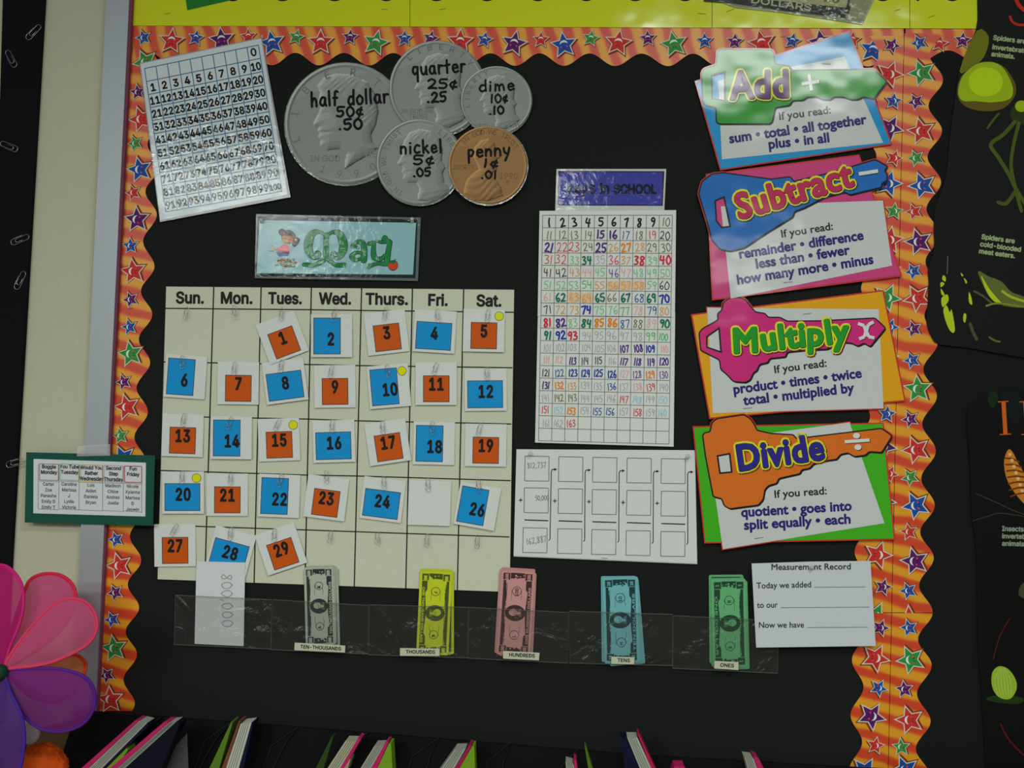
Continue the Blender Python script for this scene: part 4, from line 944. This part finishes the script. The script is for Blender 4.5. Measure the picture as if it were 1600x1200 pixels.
for col, cx, cy, w_, h_, a, rgb, ink, offs, val, wds, fl, wn in stk:
    for i, (dx, dy, da) in enumerate(offs):
        bill(cx+dx, cy+dy, w_, h_, da, tuple(v*.95 for v in rgb), ink, .0078+i*.0005, '%s %s dollar play bill, %s in its stack' % (col, wn, ('hindmost', 'second from the back', 'just behind the front one')[i]), val, wds, False, flip=fl)
    bill(cx, cy, w_, h_, a, rgb, ink, .0098, 'front %s %s dollar play bill with printed portrait' % (col, wn), val, wds, True, flip=fl)
LB = M((188, 192, 166), 'satin')
for s, q, t in (('TEN-THOUSANDS', [(460.4, 1004), (539.5, 1008.8), (539, 1019.6), (460, 1016)], (469, 1012.9, 533, 1016.5)), ('THOUSANDS', [(625, 1012.6), (687, 1013.6), (686.5, 1025), (625, 1024.7)], (634, 1021, 680, 1021.5)),
                ('HUNDREDS', [(786.5, 1017), (843, 1020), (842, 1031.8), (786, 1029)], (795, 1025.5, 836, 1027.5)), ('TENS', [(955.5, 1026), (991.3, 1027), (990.7, 1038), (955, 1037.2)], (964.5, 1034, 984.5, 1034.6)), ('ONES', [(1116.5, 1032.7), (1154, 1034.4), (1153.8, 1047), (1116, 1044.4)], (1125, 1041.5, 1147, 1043))):
    r = thing('pocket_label', P(q[0][0]+20, q[0][1]+6, .0168), 'small cream label reading %s' % s, 'label', 'place value labels on the pockets')
    add('label_paper', pt().poly(q, .0168, LB, .0003), r); add('label_lettering', pt().text(s, t[0], t[1], 5.4, .0171, INK, t[2], t[3], fat=.5), r)

# ------------------------------------------------------------------ posters on the right board
def posters():
    BK = M((18, 20, 18), 'satin'); d = .006
    out = catmull([(1528, -60), (1527, 0), (1525, 46), (1500, 108), (1493, 150), (1484, 215), (1478, 275), (1462, 325), (1459, 352), (1459, 392), (1450, 420), (1451, 442), (1449, 480), (1448, 505), (1456, 528), (1468, 538), (1510, 543), (1560, 552), (1640, 565), (1760, 580)], 3)+[(1800, 580), (1800, -60)]
    r = thing('spider_poster', P(1600, 260, d), 'curling black spider poster with a green spider at the top right', 'poster')
    add('poster_sheet', pt().poly(out, d, BK, .0005), r); e = d+.0004
    p = pt(); T = M((150, 168, 118), 'ink')
    for s, x, y in (('Spiders are', 1551.5, 62), ('invertebrate', 1550, 76.5), ('animals.', 1548.5, 87.5)): p.text(s, x, y, 7.2, e, T, ang=-7, xs=.98, fat=1.1)
    for s, x, y in (('Spiders are', 1533, 373), ('cold-blooded', 1531, 384.5), ('meat eaters.', 1529, 395.5)): p.text(s, x, y, 7.2, e, T, ang=-8, xs=1.0, fat=1.1)
    p.line(catmull([(1578, 26), (1582, 34), (1592, 39), (1606, 38)], 4), 4, e, M((180, 44, 24), 'satin')); p.line(catmull([(1586, -6), (1592, 8), (1606, 20)], 4), 6, e, M((190, 44, 24), 'satin'))
    add('printed_text', p, r)
    p = pt(); G1 = M((150, 178, 16), 'satin'); G2 = M((176, 206, 14), 'satin'); G3 = M((42, 52, 18), 'satin'); BR = M((96, 84, 20), 'satin')
    p.poly(catmull([(1526, 48), (1545, 58), (1538, 88), (1520, 104), (1499, 112)], 3, True), e, M((108, 112, 16), 'satin'))
    p.poly(catmull([(1496, 138), (1503, 118), (1524, 100), (1547, 96), (1568, 104), (1582, 122), (1588, 140), (1582, 156), (1566, 170), (1540, 174), (1512, 168), (1498, 155)], 4, True), e+.0001, BR)
    p.poly(catmull([(1498, 136), (1505, 118), (1524, 101), (1547, 97), (1564, 103), (1576, 120), (1583, 140), (1577, 155), (1550, 160), (1525, 158), (1506, 158), (1498, 150)], 4, True), e+.0002, G1)
    p.disc(1540, 128, 27, e+.0003, G2, ry=23)
    p.disc(1604, 178, 26, e, G3, ry=18); p.disc(1596, 166, 10, e+.0003, G1, ry=9)
    for q, wd in (([(1586, 190), (1568, 210), (1548, 226), (1560, 246), (1576, 272), (1590, 300), (1610, 330)], 6), ([(1592, 192), (1583, 230), (1580, 262), (1588, 300), (1596, 330)], 5.5), ([(1560, 178), (1550, 190), (1543, 200)], 3.5), ([(1604, 190), (1612, 260), (1640, 330)], 5)):
        p.line(catmull(q, 4), wd, e+.0001, M((70, 88, 20), 'satin'))
    add('spider_picture', p, r)
    p = pt()
    Y = M((176, 196, 30), 'satin')
    for q in ([(1474, 430), (1478, 434), (1477, 440), (1472, 436)], [(1470, 441), (1476, 443), (1470, 449)], [(1470, 451), (1474, 456), (1476, 462), (1471, 460)], [(1471, 466), (1480, 460), (1482, 470), (1473, 480)], [(1474, 484), (1479, 477), (1484, 488), (1487, 484), (1492, 512), (1490, 520), (1484, 516), (1477, 500)],
              [(1501, 426), (1505, 430), (1503, 432)], [(1506, 434), (1511, 440), (1509, 443)], [(1514, 456), (1518, 466), (1519, 476), (1514, 472)], [(1506, 490), (1510, 492), (1508, 504), (1505, 500)]): p.poly(catmull(q, 3, True), e, Y)
    p.line([(1481, 400), (1480, 428)], .8, e, M((120, 124, 110), 'ink'))
    add('striped_spider_picture', p, r); p = pt()
    p.poly(catmull([(1528, 424), (1545, 432), (1565, 440), (1580, 456), (1604, 466), (1604, 480), (1570, 478), (1548, 466), (1538, 450)], 4, True), e, M((92, 104, 44), 'satin'))
    p.poly(catmull([(1533, 430), (1545, 450), (1560, 468), (1565, 474), (1552, 470), (1540, 452)], 4, True), e+.0001, Y)
    p.line(catmull([(1566, 455), (1580, 464), (1604, 472)], 4), 4, e+.0001, M((160, 174, 40), 'satin')); p.line(catmull([(1541, 478), (1560, 474), (1604, 480)], 4), 3, e+.0001, M((120, 130, 40), 'satin'))
    p.line(catmull([(1522, 455), (1535, 462), (1550, 474)], 4), 3, e, M((80, 84, 60), 'satin'))
    p.line(catmull([(1516, 506), (1520, 518), (1526, 530)], 4), 5, e, M((70, 76, 46), 'satin')); p.line(catmull([(1546, 527), (1554, 532), (1562, 534)], 4), 3, e, M((96, 96, 50), 'satin'))
    add('prey_picture', p, r); p = pt()
    p.line(catmull([(1560, 316), (1572, 318), (1586, 300)], 4), 6, e, M((70, 82, 30), 'satin'))
    add('leg_picture', p, r)
    r = thing('insect_poster', P(1600, 900, d), 'black insect poster with an orange title and a striped larva', 'poster')
    out = catmull([(1640, 600), (1590, 612), (1545, 613), (1520, 628), (1512, 640), (1512, 680), (1516, 730), (1518, 800), (1526, 870), (1528, 1000), (1534, 1090), (1540, 1200), (1546, 1290)], 3)+[(1800, 1290), (1800, 600)]
    add('poster_sheet', pt().poly(out, d, M((9, 10, 9), 'satin'), .0005), r)
    p = pt(); O = M((200, 92, 26), 'satin')
    for x in (1568, 1602):
        p.line([(x, 628), (x+3, 678)], 6.5, e, O, joint=False); p.line([(x-9, 628), (x+8, 627)], 1.6, e, O, joint=False); p.line([(x-6, 679), (x+12, 678)], 1.6, e, O, joint=False)
    p.line([(1602, 628), (1628, 678)], 7, e, O, joint=False)
    for s, y in (('Insects are', 829.5), ('invertebrate', 841), ('animals.', 852.5)): p.text(s, 1565.5, y, 7.2, e, M((128, 146, 122), 'ink'), ang=-1.5, xs=.98, fat=1.1)
    add('printed_text', p, r)
    p = pt()
    p.poly(catmull([(1545, 613), (1556, 612), (1560, 622), (1552, 638), (1544, 630)], 3, True), e, M((16, 40, 16), 'satin')); p.poly(catmull([(1562, 613), (1590, 614), (1600, 640), (1584, 665), (1572, 640)], 3, True), e, M((11, 20, 22), 'satin'))
    add('leaf_picture', p, r); p = pt()
    body = catmull([(1575, 703), (1582, 706), (1592, 726), (1606, 750), (1620, 790), (1604, 790), (1584, 768), (1572, 745), (1569, 720)], 4, True); p.poly(body, e+.0001, M((196, 120, 30), 'satin'))
    for i in range(7): p.line(catmull([(1570+i*1.5, 716+i*10), (1582+i*2, 717+i*9), (1592+i*4, 722+i*8)], 3), 2.6, e+.0002, M((110, 52, 18), 'satin')); p.disc(1578+i*3.2, 710+i*9.5, 2.8, e+.0003, M((216, 180, 120), 'satin'), n=8)
    add('larva_picture', p, r); p = pt()
    for q in ([(1524, 771), (1550, 782), (1580, 796), (1606, 806)], [(1520, 814), (1545, 806), (1565, 802), (1606, 808)]): add('antenna_picture', pt().line(catmull(q, 4), 1.3, e, M((66, 52, 40), 'satin')), r)
    for q, wd in (([(1578, 966), (1562, 995), (1552, 1030)], 1.6), ([(1563, 1131), (1578, 1158), (1606, 1186)], 2.0)):
        add('tendril_picture', pt().line(catmull(q, 5), wd, e, M((92, 23, 22), 'satin')), r)
    p = pt()
    p.poly(catmull([(1594, 916), (1604, 910), (1604, 934), (1592, 930)], 3, True), e, M((60, 70, 40), 'satin'))
    add('leaf_picture', p, r); p = pt()
    p.poly(catmull([(1540, 1092), (1560, 1086), (1590, 1088), (1600, 1094), (1590, 1100), (1560, 1098)], 3, True), e, M((28, 56, 14), 'satin'))
    p.poly(catmull([(1549, 1062), (1552, 1048), (1562, 1041), (1576, 1046), (1587, 1062), (1588, 1078), (1578, 1092), (1562, 1090), (1552, 1078)], 5, True), e+.0001, M((146, 176, 40), 'satin'))
    for i in range(6): p.line(catmull([(1562+i*1.6, 1044), (1554+i*5, 1064), (1560+i*4, 1088)], 4), .9, e+.0002, M((176, 194, 110), 'satin'))
    add('egg_picture', p, r)
posters()

# ------------------------------------------------------------------ staples
for i, (a, b, c, e, d, lab) in enumerate([(257, 22, 266, 20.5, .0044, 'on the yellow border above the number chart'), (596, 14.5, 606, 15, .0044, 'on the yellow border, left of its middle seam'), (687, 15, 697, 13.5, .0044, 'on the yellow border above the quarter'),
    (1090, 21, 1103, 22, .0044, 'on the yellow border left of the dollar bill'), (1135, 18.5, 1147, 14, .0044, 'on the yellow border below the dollar bill'), (1397, 17, 1407, 14.5, .0044, 'on the yellow border right of the dollar bill'), (1450, 28, 1460, 24, .0044, 'on the right end of the yellow border'),
    (1219, 57.5, 1229, 57, .0032, 'on the starry border above the Add card'), (1284, 99.5, 1298, 100.5, .0076, 'at the top of the white panel of the Add card'), (1224, 441.5, 1238, 440.5, .0096, 'low on the white panel of the Subtract card'), (1255, 491, 1268, 489.5, .0086, 'at the top of the white panel of the Multiply card'),
    (1161, 638.5, 1175, 637, .0086, 'low on the white panel of the Multiply card'), (1179, 841.5, 1193, 839.5, .0106, 'low on the white panel of the Divide card'), (200, 483, 208, 481, .0036, 'on the left starry border'), (1187, 883.5, 1200, 884, .0078, 'beside the heading of the record sheet'), (940, 871.5, 949, 872.5, .0063, 'at the bottom of the addition sheet')]):
    staple(a, b, c, e, d, 'small wire staple '+lab)

# ------------------------------------------------------------------ file sorter and books along the bottom
RK = M((9, 9, 11), 'satin'); RE = M((44, 46, 48), 'satin')
ytop = lambda x: 1110+(x-120)*.0745
def sorter():
    r = thing('file_sorter', P(700, 1170, .03), 'black slotted file sorter along the bottom of the board', 'file sorter')
    add('back_panel', pt().poly([(120, 1110), (400, ytop(400)), (1000, 1180), (1330, 1199), (1700, 1214), (1700, 1330), (60, 1330), (90, 1200)], .030, RK, .004), r)
    for x in (252, 362, 466, 575, 686, 797, 905, 1020, 1160):
        y = ytop(x) if x < 1000 else 1180+(x-1000)*.06
        k = (x-680)/500
        q = [(x, y), (x-42+30*max(0, k), y+29), (x-60+60*max(0, k), y+80), (x-60+60*max(0, k), y+150), (x-30+40*k, y+150), (x-26+38*k, y+72), (x-14+18*k, y+28)]
        o = add('divider', pt().poly(q, .0345, M((6, 6, 8), 'satin'), .002), r)
        e = pt(); pts = [P(a, b, .0372) for a, b in (q[3], q[2], q[1], q[0])]+[P(a, b, .0372) for a, b in (q[6], q[5], q[4])]
        e.tube(pts, .0005, RE, 5, cap=True); sub('divider_edge', e, o, r)
sorter()
PKC, PGC, GNC, NVC = (178, 34, 92), (150, 156, 142), (112, 150, 30), (14, 14, 44)
def book(label, bits, d=.09, name='workbook', cat='book'):
    """bits: (part name, colour, quad of the face turned to the room)"""
    a = bits[0][2][0]; r = thing(name, P(a[0], a[1], d), label, cat, 'workbooks standing in the file sorter')
    for nm, rgb, q in bits:
        p = pt(); p.poly(q, d+(.001 if 'cover' in nm else 0), M(rgb, 'satin'), .03)
        if nm == 'page_block':
            for t in (.2, .38, .55, .75):
                A = (q[0][0]*(1-t)+q[1][0]*t, q[0][1]*(1-t)+q[1][1]*t); B = (q[3][0]*(1-t)+q[2][0]*t, q[3][1]*(1-t)+q[2][1]*t); p.line([A, B], .9, d+.0003, M(tuple(v*.62 for v in rgb), 'ink'), joint=False)
        add(nm, p, r)
def ext(f, tl, tr, br, bl, k=1.45):
    q = f([tl, tr, br, bl]); (a, b, c, e) = q
    return [a, b, (b[0]+(c[0]-b[0])*k, b[1]+(c[1]-b[1])*k), (a[0]+(e[0]-a[0])*k, a[1]+(e[1]-a[1])*k)]
A1 = lambda p: S(80, 1040, 4, p); A2 = lambda p: S(440, 1040, 4, p); A3 = lambda p: S(820, 1040, 4, p)
book('leftmost leaning pink covered book in the sorter, beside the purple petal', [('cover', PKC, ext(A1, (525, 342), (548, 344), (232, 640), (190, 640))), ('page_block', PGC, ext(A1, (550, 346), (600, 358), (320, 640), (236, 640))), ('back_cover', NVC, ext(A1, (598, 362), (604, 380), (345, 640), (322, 640))), ('yellow_insert', GNC, ext(A1, (470, 505), (478, 530), (405, 640), (335, 640)))])
book('second leaning pink covered book from the left, with a dark blue back', [('cover', PKC, ext(A1, (705, 352), (735, 354), (415, 640), (368, 640))), ('page_block', PGC, ext(A1, (737, 356), (778, 353), (462, 640), (417, 640))), ('back_cover', (8, 8, 26), ext(A1, (780, 352), (806, 360), (690, 640), (464, 640)))], .125)
SL = clear('clear_grey_sleeve', (90, 94, 96), .25, .5)
one('plastic_sleeve', pt().poly(A1([(848, 424), (856, 640), (870, 800), (560, 800), (650, 640)]), .088, SL, .002), 'clear grey plastic sleeve between the second and third books', 'sleeve')
book('thick workbook with white page edges, third from the left', [('green_insert', (84, 118, 30), ext(A1, (1124, 352), (1134, 354), (1050, 640), (990, 640))), ('cover', (112, 66, 40), ext(A1, (1172, 346), (1182, 348), (1092, 640), (1066, 640))), ('page_block', (176, 180, 166), ext(A1, (1184, 364), (1252, 356), (1172, 640), (1092, 640))), ('back_cover', NVC, ext(A1, (1254, 354), (1262, 360), (1202, 640), (1174, 640)))])
one('green_folder', pt().poly(ext(A2, (314, 440), (322, 445), (262, 640), (214, 640)), .09, M((38, 66, 22), 'satin'), .02), 'dark green folder leaning between the third and fourth books', 'folder')
book('fourth book from the left, pink cover on its right side', [('page_block', (164, 164, 138), ext(A2, (398, 472), (476, 474), (368, 640), (288, 640))), ('cover', PKC, ext(A2, (478, 452), (496, 460), (392, 640), (366, 640))), ('back_cover', (150, 142, 110), ext(A2, (425, 585), (430, 590), (414, 640), (392, 640)))])
book('fifth book from the left, pink and green covers', [('page_block', PGC, ext(A2, (580, 502), (644, 500), (560, 640), (494, 640))), ('cover', PKC, ext(A2, (650, 478), (668, 478), (598, 640), (560, 640))), ('green_cover', GNC, ext(A2, (669, 488), (684, 490), (692, 640), (600, 640)))])
book('sixth book from the left, pink and bright green covers', [('page_block', PGC, ext(A2, (1085, 522), (1150, 520), (1080, 640), (1000, 640))), ('cover', (150, 30, 76), ext(A2, (1172, 498), (1190, 498), (1112, 640), (1080, 640))), ('green_cover', GNC, ext(A2, (1191, 504), (1204, 506), (1208, 640), (1114, 640)))])
book('short pink edged book left of the bright green folder tip', [('page_block', PGC, ext(A3, (255, 604), (302, 616), (312, 640), (258, 640), 3)), ('cover', PKC, ext(A3, (306, 588), (322, 590), (328, 640), (308, 640), 3))])
one('green_folder', pt().poly(ext(A3, (374, 502), (382, 506), (422, 640), (396, 640)), .09, M((74, 110, 26), 'satin'), .02), 'bright green folder tip right of the short pink edged book', 'folder')
book('book leaning the other way, below the tens pocket', [('back_cover', NVC, ext(A3, (600, 452), (638, 450), (715, 640), (625, 640))), ('page_block', (160, 166, 150), ext(A3, (640, 450), (704, 450), (790, 640), (718, 640))), ('cover', (170, 30, 70), ext(A3, (705, 428), (716, 430), (814, 640), (790, 640)))])
book('small pink tab showing below the ones pocket', [('cover', PKC, ext(A3, (935, 630), (996, 630), (1000, 640), (932, 640), 5))])
book('last book on the right with a curved pink cover', [('page_block', PGC, ext(A3, (1374, 572), (1430, 580), (1450, 640), (1392, 640), 2)), ('cover', PKC, ext(A3, (1430, 564), (1462, 580), (1492, 640), (1450, 640), 2))])

# ------------------------------------------------------------------ garden pinwheel at the lower left
def fabric(name, rgb, tr):
    mt = bpy.data.materials.new(name); mt.use_nodes = True; nt = mt.node_tree; nt.nodes.remove(nt.nodes['Principled BSDF']); out = nt.nodes['Material Output']
    c = tuple(lin(v)/.6*ALB for v in rgb)+(1,)
    df = nt.nodes.new('ShaderNodeBsdfPrincipled'); df.inputs['Base Color'].default_value = c; df.inputs['Roughness'].default_value = .4; df.inputs['Specular IOR Level'].default_value = .35
    tl = nt.nodes.new('ShaderNodeBsdfTranslucent'); tl.inputs[0].default_value = c; tp = nt.nodes.new('ShaderNodeBsdfTransparent')
    m1 = nt.nodes.new('ShaderNodeMixShader'); m1.inputs[0].default_value = .3; m2 = nt.nodes.new('ShaderNodeMixShader'); m2.inputs[0].default_value = tr
    # woven thread relief
    n = nt.nodes.new('ShaderNodeTexNoise'); n.inputs['Scale'].default_value = 900; bp = nt.nodes.new('ShaderNodeBump'); bp.inputs['Distance'].default_value = .0005
    nt.links.new(n.outputs['Fac'], bp.inputs['Height']); nt.links.new(bp.outputs[0], df.inputs['Normal'])
    nt.links.new(df.outputs[0], m1.inputs[1]); nt.links.new(tl.outputs[0], m1.inputs[2]); nt.links.new(m1.outputs[0], m2.inputs[1]); nt.links.new(tp.outputs[0], m2.inputs[2]); nt.links.new(m2.outputs[0], out.inputs[0])
    return mt
def pinwheel():
    r = thing('garden_pinwheel', P(0, 1050, .2), 'fabric flower pinwheel with pink, orange and purple petals at the lower left', 'pinwheel')
    def petal(pts, rgb, rim, d0, d1, lab, tr=.12, crown=.012):
        c = catmull(pts, 7, True); n = len(c); mx = sum(x for x, y in c)/n; my = sum(y for x, y in c)/n
        far = max(math.hypot(x, y-1050) for x, y in c)
        dep = lambda x, y, k=0: d0+(d1-d0)*min(1, math.hypot(x, y-1050)/far)+k
        p = pt(); p.smooth = True; fm = fabric(lab.replace(' ', '_')+'_fabric', tuple(min(250, v*1.06) for v in rgb), tr); k = p.mi(fm); p.v.append(P(mx, my, dep(mx, my, crown)))
        rings = 6
        for i in range(1, rings+1):
            t = i/rings
            for x, y in c: X, Y = mx+(x-mx)*t, my+(y-my)*t; p.v.append(P(X, Y, dep(X, Y, crown*(1-t*t))))
        for j in range(n): p.f.append((0, 1+(j+1) % n, 1+j)); p.m.append(k)
        for i in range(rings-1):
            for j in range(n):
                a = 1+i*n+j; b = 1+i*n+(j+1) % n; p.f.append((a, b, b+n, a+n)); p.m.append(k)
        o = add('petal', p, r, lab)
        e = pt(); e.smooth = True; e.tube([P(x, y, dep(x, y)) for x, y in c], .0026, M(tuple(v*.92 for v in rim), 'satin'), 8, closed=True)
        c2 = [(mx+(x-mx)*.93, my+(y-my)*.95) for x, y in c]; e.tube([P(x, y, dep(x, y, crown*.12)) for x, y in c2], .0007, M(rim, 'satin'), 5, closed=True)
        sub('petal_rim', e, o, r)
    petal([(5, 1042), (18, 985), (36, 930), (48, 905), (72, 896), (98, 900), (116, 918), (117, 945), (100, 980), (60, 1015)], (206, 62, 130), (216, 44, 72), .19, .12, 'deep pink petal behind')
    petal([(10, 1045), (60, 1040), (110, 1024), (128, 1028), (134, 1044), (120, 1075), (90, 1096), (50, 1090), (20, 1062)], (212, 120, 40), (216, 72, 30), .19, .12, 'orange petal')
    petal([(2, 1046), (-8, 1000), (-26, 930), (-14, 890), (8, 884), (30, 905), (37, 935), (32, 970), (16, 1010)], (190, 30, 116), (206, 36, 120), .205, .17, 'magenta petal')
    petal([(8, 1040), (40, 990), (80, 948), (108, 935), (136, 942), (151, 965), (149, 990), (130, 1012), (80, 1035), (30, 1043)], (208, 88, 134), (222, 66, 104), .21, .17, 'light pink petal', .15)
    petal([(5, 1050), (40, 1045), (90, 1045), (130, 1056), (147, 1078), (146, 1108), (128, 1132), (96, 1143), (62, 1138), (34, 1115), (16, 1080)], (132, 40, 134), (92, 34, 140), .21, .17, 'purple petal', .10)
    petal([(2, 1054), (18, 1085), (34, 1120), (38, 1160), (28, 1210), (0, 1225), (-30, 1210), (-40, 1160), (-25, 1100)], (92, 52, 142), (78, 44, 158), .215, .185, 'violet petal', .10)
    petal([(-3, 1052), (-40, 1095), (-100, 1120), (-145, 1100), (-140, 1060), (-90, 1045), (-40, 1045)], (60, 90, 170), (50, 70, 160), .21, .17, 'blue petal')
    petal([(-3, 1046), (-50, 1040), (-120, 1000), (-140, 950), (-110, 930), (-60, 970), (-20, 1020)], (190, 60, 60), (200, 50, 50), .21, .17, 'red petal')
    add('hub', pt().lathe(P(1, 1050, .21), Vector((0, -1, 0)), [(-.02, .006), (0, .013), (.008, .013), (.014, .009), (.016, 0)], M((16, 60, 40), 'satin'), 16), r)
    add('stem', pt().tube([P(2, 1050, .195), P(0, 1160, .19), P(-4, 1400, .18)], .0035, M((20, 90, 50), 'satin'), 10), r)
pinwheel()
# things below the pinwheel
def fuzzy(name, cx, cy, R, d, rgb, label, cat, ry=None):
    p = pt(); p.smooth = True; k = p.mi(M(rgb, 'matte')); n1, n2 = 48, 80; o = P(cx, cy, d); rs = random.Random(9); rad = R*1.75/FOC*(1.75-d)/1.75
    for i in range(n1+1):
        for j in range(n2):
            t, a = math.pi*i/n1, 2*math.pi*j/n2; q = rad*(1+rs.uniform(-.05, .05))
            p.v.append(o+Vector((q*math.sin(t)*math.cos(a), q*math.sin(t)*math.sin(a)*.8, q*math.cos(t)*(ry or 1))))
    for i in range(n1):
        for j in range(n2): p.f.append((i*n2+j, (i+1)*n2+j, (i+1)*n2+(j+1) % n2, i*n2+(j+1) % n2)); p.m.append(k)
    one(name, p, label, cat)
fuzzy('plush_toy', 64, 1204, 42, .11, (208, 84, 14), 'fuzzy orange plush ball at the bottom left under the purple petal', 'plush toy')
fuzzy('pompom', 46, 1146, 16, .14, (176, 176, 176), 'small white pompom between the purple and violet petals', 'pompom', 1.0)
one('cabinet_side', pt().poly([(56, 1142), (112, 1128), (118, 1112), (92, 1200), (60, 1330), (-80, 1330), (-60, 1142)], .028, M((84, 66, 42), 'satin'), .026), 'brown cabinet side under the silver frame at the lower left', 'cabinet')
one('plant_stake', pt().tube([P(38, 1156, .12), P(20, 1290, .12)], .005, M((16, 84, 44), 'satin'), 10), 'green stake rising beside the orange plush ball', 'stake')
